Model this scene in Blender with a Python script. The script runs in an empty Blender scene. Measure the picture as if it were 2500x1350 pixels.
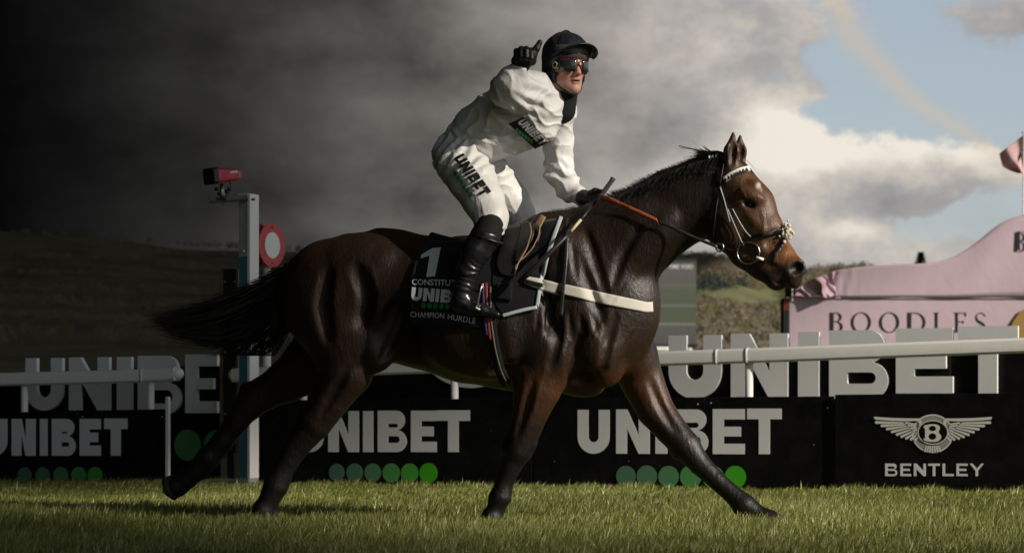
import bpy, math, random
import numpy as np
from mathutils import Vector, noise as mnoise
random.seed(7); np.random.seed(7)
SC = bpy.context.scene
COL = SC.collection
R = math.radians

# ------------------------------------------------------------------ camera
CAMZ, FPX, HORIZ = 0.62, 6500.0, 1000.0
cam_data = bpy.data.cameras.new("camera"); cam = bpy.data.objects.new("camera", cam_data); COL.objects.link(cam)
cam.location = (0, 0, CAMZ); cam.rotation_euler = (R(90), 0, 0)
cam_data.sensor_width = 36.0; cam_data.lens = 36.0 * FPX / 2500.0
cam_data.shift_y = (HORIZ - 675.0) / 2500.0
cam_data.clip_start = 0.1; cam_data.clip_end = 20000
cam_data.dof.use_dof = True; cam_data.dof.focus_distance = 14.2; cam_data.dof.aperture_fstop = 5.0
SC.camera = cam
SC.view_settings.view_transform = 'Standard'; SC.view_settings.look = 'None'
SC.view_settings.exposure = 0.12; SC.view_settings.gamma = 1.0
try: SC.view_settings.use_curve_mapping = False
except Exception: pass
SC.render.resolution_x = 1024; SC.render.resolution_y = 552

# ------------------------------------------------------------------ sun
SUN = Vector((0.75, -0.50, 0.43)).normalized()
SUN_EL = math.asin(SUN.z); SUN_AZ = math.atan2(SUN.x, SUN.y)
sd = bpy.data.lights.new("sun", 'SUN'); sd.energy = 5.0; sd.angle = R(0.53); sd.color = (1.0, 0.91, 0.78)
sun = bpy.data.objects.new("sun", sd); COL.objects.link(sun)
sun.rotation_euler = SUN.to_track_quat('Z', 'Y').to_euler(); sun.location = (30, -12, 20)

# ------------------------------------------------------------------ node helper
class NB:
    def __init__(s, tree): s.t = tree; s.n = tree.nodes; s.l = tree.links
    def node(s, typ, **kw):
        n = s.n.new(typ)
        for k, v in kw.items(): setattr(n, k, v)
        return n
    def put(s, sock, v):
        if isinstance(v, bpy.types.NodeSocket): s.l.new(v, sock)
        elif v is not None: sock.default_value = v
    def m(s, op, a, b=None, c=None, clamp=False):
        n = s.node('ShaderNodeMath', operation=op); n.use_clamp = clamp
        s.put(n.inputs[0], a)
        if b is not None: s.put(n.inputs[1], b)
        if c is not None: s.put(n.inputs[2], c)
        return n.outputs[0]
    def v(s, op, a, b=None):
        n = s.node('ShaderNodeVectorMath', operation=op); s.put(n.inputs[0], a)
        if b is not None: s.put(n.inputs[1], b)
        return n.outputs[0]
    def xyz(s, x, y, z):
        n = s.node('ShaderNodeCombineXYZ')
        for i, q in enumerate((x, y, z)): s.put(n.inputs[i], q)
        return n.outputs[0]
    def sep(s, v):
        n = s.node('ShaderNodeSeparateXYZ'); s.put(n.inputs[0], v); return n.outputs
    def noise(s, vec, scale, detail=4, rough=.55, dist=0.0):
        n = s.node('ShaderNodeTexNoise'); s.put(n.inputs['Vector'], vec)
        n.inputs['Scale'].default_value = scale; n.inputs['Detail'].default_value = detail
        n.inputs['Roughness'].default_value = rough; n.inputs['Distortion'].default_value = dist
        return n.outputs['Fac']
    def sstep(s, x, a, b):
        n = s.node('ShaderNodeMapRange', interpolation_type='SMOOTHSTEP'); s.put(n.inputs[0], x)
        n.inputs[1].default_value = a; n.inputs[2].default_value = b; return n.outputs[0]
    def mix(s, f, a, b):
        n = s.node('ShaderNodeMix', data_type='RGBA'); s.put(n.inputs[0], f)
        s.put(n.inputs[6], a if isinstance(a, bpy.types.NodeSocket) else (*a, 1))
        s.put(n.inputs[7], b if isinstance(b, bpy.types.NodeSocket) else (*b, 1)); return n.outputs[2]
    def mul(s, col, f):
        n = s.node('ShaderNodeVectorMath', operation='SCALE'); s.put(n.inputs[0], col); s.put(n.inputs[3], f); return n.outputs[0]
    def ramp(s, f, stops):
        n = s.node('ShaderNodeValToRGB'); s.put(n.inputs[0], f); e = n.color_ramp.elements
        while len(e) < len(stops): e.new(0.5)
        for i, (p, c) in enumerate(stops):
            e[i].position = p; e[i].color = (*c, 1) if not isinstance(c, (int, float)) else (c, c, c, 1)
        return n.outputs[0]

# ------------------------------------------------------------------ sky
def build_world():
    w = bpy.data.worlds.new("World"); SC.world = w; w.use_nodes = True
    nt = w.node_tree; nt.nodes.clear(); b = NB(nt)
    tc = b.node('ShaderNodeTexCoord').outputs['Generated']
    x, y, z = b.sep(tc)
    az = b.m('MULTIPLY', b.m('ARCTAN2', x, b.m('ABSOLUTE', y)), 180 / math.pi)
    el = b.m('MULTIPLY', b.m('ARCSINE', z), 180 / math.pi)
    def A(px): return math.degrees(math.atan((px - 1250) / FPX))
    def E(py): return math.degrees(math.atan((HORIZ - py) / FPX))
    # warp so the cloud edges billow
    wv = b.v('MULTIPLY', tc, (1, 1, 1.5))
    w1 = b.node('ShaderNodeTexNoise'); b.put(w1.inputs['Vector'], wv); w1.inputs['Scale'].default_value = 17
    w1.inputs['Detail'].default_value = 6; w1.inputs['Roughness'].default_value = .62
    wc = b.sep(w1.outputs['Color'])
    aw = b.m('ADD', az, b.m('MULTIPLY', b.m('SUBTRACT', wc[0], .5), 1.5))
    ew = b.m('ADD', el, b.m('MULTIPLY', b.m('SUBTRACT', wc[1], .5), 1.1))
    def gauss(px, py, rx, ry, wgt, raw=False):
        da = b.m('DIVIDE', b.m('SUBTRACT', az if raw else aw, A(px)), rx / FPX * 57.3)
        de = b.m('DIVIDE', b.m('SUBTRACT', el if raw else ew, E(py)), ry / FPX * 57.3)
        q = b.m('ADD', b.m('MULTIPLY', da, da), b.m('MULTIPLY', de, de))
        return b.m('MULTIPLY', b.m('EXPONENT', b.m('MULTIPLY', q, -1.0)), wgt)
    def gsum(lst, start=None):
        s = start
        for g in lst:
            gg = gauss(*g); s = gg if s is None else b.m('ADD', s, gg)
        return s
    left = b.sstep(aw, A(1800), A(1420))                      # solid cloud cover to the left
    n1 = b.noise(wv, 15, 5, .52); n3 = b.noise(wv, 62, 6, .66)
    n2 = b.noise(b.v('ADD', wv, (0.014, 0, .024)), 15, 5, .52)   # same clouds, shifted toward the sun
    nb = b.noise(b.v('ADD', wv, (3.1, 0, .4)), 11, 5, .55)
    # cumulus bodies seen to the right
    cum = gsum([(1900, 410, 130, 125, 1.0), (2060, 450, 190, 85, .9), (2250, 440, 190, 85, 1.0), (2420, 410, 60, 50, .5), (1780, 520, 230, 170, .9),
                (1600, 170, 240, 130, 1.0), (1780, 90, 180, 70, .7), (1930, 50, 160, 60, .5), (1980, 215, 110, 35, .4), (2110, 560, 110, 22, .5), (2050, 640, 420, 50, .7),
                (2460, 60, 200, 70, .8), (1650, 350, 170, 170, .9), (2350, 600, 120, 30, .35)])
    rest = b.sstep(b.m('ABSOLUTE', az), 11.5, 25)               # beyond the frame: broken cloud
    cov = b.m('ADD', b.m('ADD', cum, b.m('MULTIPLY', left, 1.6)), b.m('ADD', b.m('MULTIPLY', b.m('SUBTRACT', n1, .56), 1.1), b.m('MULTIPLY', b.m('SUBTRACT', n3, .5), 1.25)))
    cov = b.m('ADD', cov, b.m('MULTIPLY', rest, b.m('SUBTRACT', nb, .3)))
    mask = b.sstep(cov, .20, .56)
    hz = b.sstep(el, 6.5, 0.0)
    mask = b.m('MAXIMUM', mask, b.m('MULTIPLY', hz, .55))
    relief = b.m('ADD', .5, b.m('MULTIPLY', b.m('SUBTRACT', n1, n2), 2.6), clamp=True)
    bright = gsum([(1900, 330, 150, 95, .6), (1960, 400, 260, 70, .4), (2300, 385, 220, 55, .55), (2110, 555, 120, 24, .35), (1620, 190, 220, 80, .12)])
    dark = gsum([(2170, 480, 170, 55, .38), (1480, 230, 280, 55, .25), (1900, 640, 200, 60, .05)])
    val = b.m('ADD', b.m('ADD', .40, b.m('MULTIPLY', b.m('SUBTRACT', relief, .5), .40)), b.m('SUBTRACT', bright, dark))
    val = b.m('ADD', val, b.m('MULTIPLY', b.m('SUBTRACT', n3, .5), .8), clamp=True)
    ccol = b.ramp(val, [(0, (.25, .245, .25)), (.35, (.37, .355, .35)), (.65, (.56, .52, .46)), (1, (.80, .74, .65))])
    # streaked cloud deck: darkening toward the left painted into its colour
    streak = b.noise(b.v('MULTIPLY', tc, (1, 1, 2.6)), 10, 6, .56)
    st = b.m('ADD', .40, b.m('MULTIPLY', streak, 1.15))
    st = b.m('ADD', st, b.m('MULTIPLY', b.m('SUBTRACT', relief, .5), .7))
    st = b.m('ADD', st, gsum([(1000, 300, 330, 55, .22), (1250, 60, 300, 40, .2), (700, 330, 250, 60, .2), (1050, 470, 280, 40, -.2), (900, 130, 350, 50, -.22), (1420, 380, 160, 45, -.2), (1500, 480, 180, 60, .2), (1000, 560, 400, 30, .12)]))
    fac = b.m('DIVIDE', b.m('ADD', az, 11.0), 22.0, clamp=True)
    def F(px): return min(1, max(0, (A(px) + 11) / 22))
    painted_fade = b.ramp(fac, [(0, (.0016, .0016, .0016)), (F(250), (.0085, .0085, .0083)), (F(500), (.022, .0215, .020)), (F(750), (.050, .048, .045)), (F(1000), (.104, .098, .090)),
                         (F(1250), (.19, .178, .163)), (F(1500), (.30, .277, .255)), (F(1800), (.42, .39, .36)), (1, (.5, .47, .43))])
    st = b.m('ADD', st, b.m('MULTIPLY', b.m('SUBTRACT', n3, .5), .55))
    painted_fade = b.mul(painted_fade, st)
    ccol = b.mix(b.sstep(az, A(1400), A(1900)), painted_fade, ccol)
    sky = b.node('ShaderNodeTexSky', sky_type='NISHITA'); sky.sun_disc = False
    sky.sun_elevation = SUN_EL; sky.sun_rotation = SUN_AZ; sky.air_density = 1.0; sky.dust_density = .6; sky.ozone_density = 1.2
    STR = 0.1
    blue = b.mix(.55, b.mul(sky.outputs[0], SKYK), (0.41 / STR, 0.44 / STR, 0.49 / STR))
    # tan smoke trail drifting down across the blue
    yy = b.m('SUBTRACT', 1000.0, b.m('MULTIPLY', ew, FPX / 57.3)); xx = b.m('ADD', 1250.0, b.m('MULTIPLY', az, FPX / 57.3))
    cx = b.m('ADD', b.m('ADD', 2030.0, b.m('MULTIPLY', yy, .25)), b.m('MULTIPLY', b.m('MULTIPLY', yy, yy), .0019))
    wd = b.m('ADD', 26.0, b.m('MULTIPLY', n3, 26.0)); q = b.m('DIVIDE', b.m('SUBTRACT', xx, cx), wd)
    sm = b.m('MULTIPLY', b.m('EXPONENT', b.m('MULTIPLY', b.m('MULTIPLY', q, q), -1.0)), b.m('ADD', .22, b.m('MULTIPLY', n1, .5)), clamp=True)
    sm = b.m('MULTIPLY', sm, b.m('MULTIPLY', b.sstep(yy, 470, 330), b.sstep(az, 0, 3)))
    sm = b.m('MULTIPLY', sm, b.sstep(yy, -400, -50))
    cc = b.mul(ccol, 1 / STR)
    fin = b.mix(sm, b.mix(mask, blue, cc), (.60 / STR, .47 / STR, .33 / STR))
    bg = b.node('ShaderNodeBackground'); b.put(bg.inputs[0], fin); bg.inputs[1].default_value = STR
    out = b.node('ShaderNodeOutputWorld'); nt.links.new(bg.outputs[0], out.inputs[0])
    return w
SKYK = 1.0
build_world()

# ------------------------------------------------------------------ object helpers
def wp(px, py, d):
    "point at depth d (metres along the view) that the photograph shows at a pixel"
    return np.array(((px - 1250) / FPX * d, d, CAMZ + (HORIZ - py) / FPX * d))
def props(o, label=None, cat=None, group=None, kind=None):
    if label: o['label'] = label
    if cat: o['category'] = cat
    if group: o['group'] = group
    if kind: o['kind'] = kind
    return o
def thing(name, loc, label, cat, group=None):
    o = bpy.data.objects.new(name, None); COL.objects.link(o); o.location = Vector([float(q) for q in loc]); o.empty_display_size = .2
    return props(o, label, cat, group)
def mk(name, V, F, mat, parent=None, smooth=False, label=None, colors=None, kind=None):
    V = np.asarray(V, dtype=np.float64).reshape(-1, 3)
    if parent is not None:
        base = np.array(parent.location); p = parent.parent
        while p is not None: base = base + np.array(p.location); p = p.parent
        V = V - base
    me = bpy.data.meshes.new(name)
    if isinstance(F, np.ndarray):
        n = F.shape[1]
        me.vertices.add(len(V)); me.vertices.foreach_set('co', V.astype(np.float32).ravel())
        me.loops.add(F.size); me.loops.foreach_set('vertex_index', F.astype(np.int32).ravel())
        me.polygons.add(len(F)); me.polygons.foreach_set('loop_start', np.arange(0, F.size, n, dtype=np.int32))
        me.polygons.foreach_set('loop_total', np.full(len(F), n, dtype=np.int32)); me.update(calc_edges=True)
    else:
        me.from_pydata([tuple(v) for v in V], [], [tuple(int(i) for i in f) for f in F]); me.update()
    me.validate()
    if smooth: me.polygons.foreach_set('use_smooth', np.ones(len(me.polygons), dtype=bool))
    if colors is not None:
        at = me.color_attributes.new('Col', 'FLOAT_COLOR', 'POINT')
        at.data.foreach_set('color', np.asarray(colors, dtype=np.float32).ravel())
    if mat: me.materials.append(mat)
    o = bpy.data.objects.new(name, me); COL.objects.link(o)
    if parent is not None: o.parent = parent
    if label: o['label'] = label
    if kind: o['kind'] = kind
    return o
class MB:
    "collects simple solids into one mesh"
    def __init__(s): s.V = []; s.F = []
    def add(s, V, F):
        o = len(s.V); s.V += [tuple(float(q) for q in v) for v in V]; s.F += [tuple(i + o for i in f) for f in F]; return s
    def box(s, c, h, ax=None):
        c = np.array(c, float); ax = np.eye(3) if ax is None else np.array(ax, float)
        V = [c + ax[0] * h[0] * i + ax[1] * h[1] * j + ax[2] * h[2] * k for i in (-1, 1) for j in (-1, 1) for k in (-1, 1)]
        return s.add(V, [(0, 1, 3, 2), (4, 6, 7, 5), (0, 4, 5, 1), (2, 3, 7, 6), (0, 2, 6, 4), (1, 5, 7, 3)])
    def tube(s, pts, rads, n=8, cap=True):
        pts = [np.array(p, float) for p in pts]
        if np.isscalar(rads): rads = [rads] * len(pts)
        rings = []; ref = None
        for i, p in enumerate(pts):
            t = pts[min(i + 1, len(pts) - 1)] - pts[max(i - 1, 0)]; t = t / (np.linalg.norm(t) + 1e-12)
            if ref is None: ref = np.array((0, 0, 1.)) if abs(t[2]) < .9 else np.array((1., 0, 0))
            u = ref - t * ref.dot(t); u /= np.linalg.norm(u) + 1e-12; w = np.cross(t, u); ref = u
            rings.append([p + rads[i] * (math.cos(a) * u + math.sin(a) * w) for a in np.linspace(0, 2 * math.pi, n, endpoint=False)])
        V = [v for r in rings for v in r]; F = []
        for i in range(len(pts) - 1):
            for j in range(n):
                F.append((i * n + j, i * n + (j + 1) % n, (i + 1) * n + (j + 1) % n, (i + 1) * n + j))
        if cap: F.append(tuple(range(n))[::-1]); F.append(tuple((len(pts) - 1) * n + j for j in range(n)))
        return s.add(V, F)
    def sweep(s, prof, p0, p1, up, cap=True):
        "extrude closed profile (list of (side, up)) from p0 to p1"
        p0 = np.array(p0, float); p1 = np.array(p1, float); t = p1 - p0; t /= np.linalg.norm(t)
        side = np.cross(t, np.array(up, float)); side /= np.linalg.norm(side); upv = np.cross(side, t)
        n = len(prof); V = [p + side * a + upv * b for p in (p0, p1) for a, b in prof]
        F = [(i, (i + 1) % n, n + (i + 1) % n, n + i) for i in range(n)]
        if cap: F += [tuple(range(n))[::-1], tuple(range(n, 2 * n))]
        return s.add(V, F)
    def ell(s, c, r, nu=12, nv=8, ax=None):
        c = np.array(c, float); ax = np.eye(3) if ax is None else np.array(ax, float); V = []; F = []
        for j in range(nv + 1):
            th = math.pi * j / nv
            for i in range(nu):
                ph = 2 * math.pi * i / nu
                q = (r[0] * math.sin(th) * math.cos(ph), r[1] * math.sin(th) * math.sin(ph), r[2] * math.cos(th))
                V.append(c + ax[0] * q[0] + ax[1] * q[1] + ax[2] * q[2])
        for j in range(nv):
            for i in range(nu): F.append((j * nu + i, (j + 1) * nu + i, (j + 1) * nu + (i + 1) % nu, j * nu + (i + 1) % nu))
        return s.add(V, F)
    def obj(s, name, mat, parent=None, smooth=False, **kw): return mk(name, s.V, s.F, mat, parent, smooth, **kw)
def bevel(o, w, seg=2):
    m = o.modifiers.new('bevel', 'BEVEL'); m.width = w; m.segments = seg; m.limit_method = 'ANGLE'; m.angle_limit = R(40); return o
def solid(o, t, off=-1):
    m = o.modifiers.new('solid', 'SOLIDIFY'); m.thickness = t; m.offset = off; return o

# ------------------------------------------------------------------ materials
def mat(name, base, rough=.6, spec=.4, var=.0, vscale=6, bump=0.0, bscale=40, metal=0.0, col2=None, vcol=False, sheen=0, coat=0, bdist=.01, detail=5, trans=0):
    m = bpy.data.materials.new(name); m.use_nodes = True; nt = m.node_tree; nt.nodes.clear(); b = NB(nt)
    p = b.node('ShaderNodeBsdfPrincipled'); out = b.node('ShaderNodeOutputMaterial'); nt.links.new(p.outputs[0], out.inputs[0])
    co = b.node('ShaderNodeTexCoord').outputs['Object']
    if vcol: c = b.node('ShaderNodeVertexColor', layer_name='Col').outputs[0]
    else:
        n = b.node('ShaderNodeRGB'); n.outputs[0].default_value = (*base, 1); c = n.outputs[0]
    if var or col2:
        f = b.noise(co, vscale, detail, .6)
        if col2: c = b.mix(b.sstep(f, .35, .68), c, col2)
        if var:
            f2 = b.noise(co, vscale * 2.3, detail, .65)
            c = b.mul(c, b.m('ADD', 1 - var, b.m('MULTIPLY', f2, 2 * var)))
    b.put(p.inputs['Base Color'], c)
    rr = b.m('ADD', rough - .08, b.m('MULTIPLY', b.noise(co, vscale * 3, 3), .16)) if var else rough
    b.put(p.inputs['Roughness'], rr); p.inputs['Metallic'].default_value = metal
    p.inputs['Specular IOR Level'].default_value = spec
    if sheen: p.inputs['Sheen Weight'].default_value = sheen
    if coat: p.inputs['Coat Weight'].default_value = coat; p.inputs['Coat Roughness'].default_value = .25
    if bump:
        bn = b.node('ShaderNodeBump'); bn.inputs['Strength'].default_value = bump; bn.inputs['Distance'].default_value = bdist
        b.put(bn.inputs['Height'], b.noise(co, bscale, 4, .6)); nt.links.new(bn.outputs[0], p.inputs['Normal'])
    return m
M = {}
M['white'] = mat('white_plastic', (.76, .75, .72), .38, .5, .08, 9)
M['letter'] = mat('grey_white_letter_face', (.72, .73, .72), .42, .5, .06, 5)
M['black_board'] = mat('black_board', (.0032, .0032, .0036), .42, .16, .55, 7, .05, 90, col2=(.007, .007, .0075))
M['print_grey'] = mat('silver_grey_print', (.64, .64, .64), .4, .4, .05, 4)
M['pink'] = mat('pink_fabric', (.46, .355, .41), .55, .3, .06, 1.1, .3, 3.2, bdist=.03)
M['navy'] = mat('dark_navy_lettering', (.012, .010, .022), .5)
M['dark'] = mat('dark_panel', (.012, .013, .016), .5, .4, .2, 4)
M['redtop'] = mat('dark_red_box', (.16, .02, .015), .5, .4, .3, 6)
M['mustard'] = mat('mustard_panel', (.28, .17, .045), .6, .3, .1, 3)
M['teal'] = mat('teal_paint', (.045, .17, .23), .45, .4, .12, 8)
M['greypost'] = mat('pale_grey_post_face', (.36, .35, .32), .55, .4, .3, 14, .2, 60)
M['concrete'] = mat('concrete', (.30, .29, .27), .8, .2, .2, 12, .3, 50)
M['brass'] = mat('brass_edging', (.24, .19, .10), .45, .5, .2, 10, metal=.7)
M['red'] = mat('red_plastic', (.50, .012, .02), .35, .5, .08, 6)
M['redcam'] = mat('red_camera_housing', (.42, .008, .03), .35, .5, .1, 6)
M['metal'] = mat('worn_steel', (.42, .42, .41), .35, .5, .1, 20, metal=1.0)
M['rivet'] = mat('pale_screw_head', (.6, .6, .57), .4, .5)
# ------------------------------------------------------------------ signed-distance modelling
class Field:
    def __init__(s, lo, hi, h):
        s.lo = np.array(lo, float); s.h = h
        s.n = np.ceil((np.array(hi) - s.lo) / h).astype(int) + 1
        s.F = np.full(tuple(s.n), 1.0, dtype=np.float32)
        s.ax = [(s.lo[i] + h * np.arange(s.n[i])).astype(np.float32) for i in range(3)]
    def _sub(s, lo, hi):
        i0 = np.clip(np.floor((np.array(lo) - s.lo) / s.h).astype(int), 0, s.n); i1 = np.clip(np.ceil((np.array(hi) - s.lo) / s.h).astype(int) + 1, 0, s.n)
        if np.any(i1 <= i0): return None
        sl = tuple(slice(i0[i], i1[i]) for i in range(3))
        return sl, s.ax[0][sl[0]][:, None, None], s.ax[1][sl[1]][None, :, None], s.ax[2][sl[2]][None, None, :]
    def blend(s, sl, d, k, carve=False):
        a = s.F[sl]
        if carve:
            b = -d; h = np.maximum(k - np.abs(a - b), 0) / max(k, 1e-6); s.F[sl] = np.maximum(a, b) + h * h * k * .25
        else:
            h = np.maximum(k - np.abs(a - d), 0) / max(k, 1e-6); s.F[sl] = np.minimum(a, d) - h * h * k * .25
    def cone(s, a, b, ra, rb, ka=1., kb=1., k=.02, carve=False):
        a = np.array(a, float); b = np.array(b, float); mg = max(k, .045) + 2 * s.h
        rm = np.array([1, 1, 1.]) * 0
        lo = np.minimum(a - np.array((ra, ra * ka, ra)), b - np.array((rb, rb * kb, rb))) - mg
        hi = np.maximum(a + np.array((ra, ra * ka, ra)), b + np.array((rb, rb * kb, rb))) + mg
        q = s._sub(lo, hi)
        if q is None: return s
        sl, X, Y, Z = q; km = (ka + kb) / 2
        ab = b - a; ab2 = ab.copy(); ab2[1] /= km; L = ab2.dot(ab2) + 1e-12
        t = ((X - a[0]) * ab2[0] + (Y - a[1]) / km * ab2[1] + (Z - a[2]) * ab2[2]) / L
        t = np.clip(t, 0, 1); kk = ka + (kb - ka) * t
        dx = X - a[0] - ab[0] * t; dy = (Y - a[1] - ab[1] * t) / kk; dz = Z - a[2] - ab[2] * t
        g = np.sqrt(dx * dx + dy * dy + dz * dz) + 1e-9
        d = g - (ra + (rb - ra) * t)
        # true-ish distance under the lateral squash
        gy = dy / kk; nrm = np.sqrt(dx * dx + gy * gy + dz * dz) / g
        d = d / np.maximum(nrm, .3)
        s.blend(sl, d.astype(np.float32), k, carve); return s
    def chain(s, pts, k=.02, carve=False, kin=None):
        "pts: (pos3, r, lateral factor)"
        for i, ((a, ra, ka), (b, rb, kb)) in enumerate(zip(pts[:-1], pts[1:])): s.cone(a, b, ra, rb, ka, kb, k if (i == 0 or kin is None) else kin, carve)
        return s
    def ell(s, c, r, ax=None, k=.02, carve=False):
        c = np.array(c, float); r = np.array(r, float); ax = np.eye(3) if ax is None else np.array(ax, float)
        ext = np.sqrt(((ax.T * r) ** 2).sum(1)) + max(k, .045) + 2 * s.h
        q = s._sub(c - ext, c + ext)
        if q is None: return s
        sl, X, Y, Z = q; X = X - c[0]; Y = Y - c[1]; Z = Z - c[2]
        p = [(X * ax[i][0] + Y * ax[i][1] + Z * ax[i][2]) for i in range(3)]
        k0 = np.sqrt(sum((p[i] / r[i]) ** 2 for i in range(3))); k1 = np.sqrt(sum((p[i] / r[i] ** 2) ** 2 for i in range(3))) + 1e-9
        d = k0 * (k0 - 1) / k1
        s.blend(sl, d.astype(np.float32), k, carve); return s
    def cut(s, p, n):
        "remove everything on the side the normal points to"
        p = np.array(p, float); n = np.array(n, float); n /= np.linalg.norm(n)
        d = (s.ax[0][:, None, None] - p[0]) * n[0] + (s.ax[1][None, :, None] - p[1]) * n[1] + (s.ax[2][None, None, :] - p[2]) * n[2]
        s.F = np.maximum(s.F, d.astype(np.float32)); return s
    def sample(s, P):
        P = np.asarray(P, float); g = (P - s.lo) / s.h; i = np.floor(g).astype(int)
        ok = np.all((i >= 0) & (i < s.n - 1), axis=-1); i = np.clip(i, 0, s.n - 2); f = np.clip(g - i, 0, 1)
        F = s.F; r = 0
        for dx in (0, 1):
            for dy in (0, 1):
                for dz in (0, 1):
                    w = (f[..., 0] if dx else 1 - f[..., 0]) * (f[..., 1] if dy else 1 - f[..., 1]) * (f[..., 2] if dz else 1 - f[..., 2])
                    r = r + w * F[i[..., 0] + dx, i[..., 1] + dy, i[..., 2] + dz]
        return np.where(ok, r, 1.0)
    def grad(s, P, e=None):
        e = e or s.h; g = np.stack([s.sample(P + np.eye(3)[i] * e) - s.sample(P - np.eye(3)[i] * e) for i in range(3)], -1)
        return g / (np.linalg.norm(g, axis=-1, keepdims=True) + 1e-9)
    def mesh(s, smooth=1):
        F = s.F; S = F < 0
        c = np.zeros(tuple(s.n - 1), dtype=np.int8); n = s.n
        for dx in (0, 1):
            for dy in (0, 1):
                for dz in (0, 1): c += S[dx:n[0] - 1 + dx, dy:n[1] - 1 + dy, dz:n[2] - 1 + dz]
        idx = np.argwhere((c > 0) & (c < 8)); N = len(idx)
        vid = np.full(tuple(s.n - 1), -1, dtype=np.int32); vid[idx[:, 0], idx[:, 1], idx[:, 2]] = np.arange(N)
        acc = np.zeros((N, 3)); cnt = np.zeros(N)
        cor = [(a, b, d) for a in (0, 1) for b in (0, 1) for d in (0, 1)]
        for p in cor:
            for a in range(3):
                if p[a]: continue
                q = list(p); q[a] = 1
                f0 = F[idx[:, 0] + p[0], idx[:, 1] + p[1], idx[:, 2] + p[2]]; f1 = F[idx[:, 0] + q[0], idx[:, 1] + q[1], idx[:, 2] + q[2]]
                mk_ = (f0 < 0) != (f1 < 0); t = np.where(mk_, f0 / np.where(mk_, f0 - f1, 1), 0)
                pos = np.tile(np.array(p, float), (N, 1)); pos[:, a] = t
                acc += pos * mk_[:, None]; cnt += mk_
        V = s.lo + s.h * (idx + acc / cnt[:, None])
        Q = []
        for a in range(3):
            b, d = (a + 1) % 3, (a + 2) % 3
            sl0 = [slice(None)] * 3; sl1 = [slice(None)] * 3; sl0[a] = slice(0, -1); sl1[a] = slice(1, None)
            e = np.argwhere(S[tuple(sl0)] != S[tuple(sl1)])
            e = e[(e[:, b] > 0) & (e[:, d] > 0) & (e[:, b] < n[b] - 1) & (e[:, d] < n[d] - 1)]
            ins = S[e[:, 0], e[:, 1], e[:, 2]]
            def g(ob, od):
                w = e.copy(); w[:, b] += ob; w[:, d] += od; return vid[w[:, 0], w[:, 1], w[:, 2]]
            q = np.stack([g(-1, -1), g(0, -1), g(0, 0), g(-1, 0)], 1)
            q[~ins] = q[~ins][:, ::-1]
            Q.append(q)
        Q = np.concatenate(Q); Q = Q[(Q >= 0).all(1)]
        for _ in range(smooth):
            A = np.zeros_like(V); C_ = np.zeros(N)
            for i in range(4):
                j = (i + 1) % 4
                np.add.at(A, Q[:, i], V[Q[:, j]]); np.add.at(A, Q[:, j], V[Q[:, i]])
                np.add.at(C_, Q[:, i], 1); np.add.at(C_, Q[:, j], 1)
            V = np.where(C_[:, None] > 0, .5 * V + .5 * A / np.maximum(C_, 1)[:, None], V)
        return V, Q
def vnoise(P, f, seed=0):
    "smooth value noise at points, -1..1"
    P = np.asarray(P, float) * f + seed * 17.13; i = np.floor(P).astype(np.int64); t = P - i; t = t * t * (3 - 2 * t); r = 0
    for dx in (0, 1):
        for dy in (0, 1):
            for dz in (0, 1):
                hsh = ((i[:, 0] + dx) * 73856093) ^ ((i[:, 1] + dy) * 19349663) ^ ((i[:, 2] + dz) * 83492791)
                hsh = (hsh ^ (hsh >> 13)) * 1274126177 & 0x7fffffff
                v = (hsh % 65536) / 32768.0 - 1
                w = (t[:, 0] if dx else 1 - t[:, 0]) * (t[:, 1] if dy else 1 - t[:, 1]) * (t[:, 2] if dz else 1 - t[:, 2]); r = r + v * w
    return r
def fbm(P, f, o=3, seed=0): return sum(vnoise(P, f * 2 ** i, seed + i) * .5 ** i for i in range(o))

# ------------------------------------------------------------------ the frame of the galloping horse (x along the horse, y away from the camera)
YAW = R(18); HO = np.array((-.1, 14.42, 0.)); cY, sY = math.cos(YAW), math.sin(YAW)
HA = np.array((cY, -sY, 0)); HL = np.array((sY, cY, 0))           # along, and lateral away from the camera
def h2w(P): P = np.asarray(P, float); return HO + P[..., :1] * HA + P[..., 1:2] * HL + P[..., 2:3] * np.array((0, 0, 1.))
def w2h(P): P = np.asarray(P, float) - HO; return np.stack([P @ HA, P @ HL, P[..., 2]], -1)
def hp(px, py, l=0.0):
    "horse-frame point at lateral l (positive toward the camera) seen at a pixel"
    k = (px - 1250) / FPX; ox = HO[0] - l * HL[0]; oy = HO[1] - l * HL[1]
    s = (k * oy - ox) / (HA[0] - k * HA[1]); Y = oy + s * HA[1]
    return np.array((s, -l, CAMZ + (HORIZ - py) / FPX * Y))
def hr(r, Y=14.3): return r * Y / FPX
def ch(lst): return [(hp(q[0], q[1], q[2]), hr(q[3]), (q[4] if len(q) > 4 else 1.0)) for q in lst]
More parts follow.
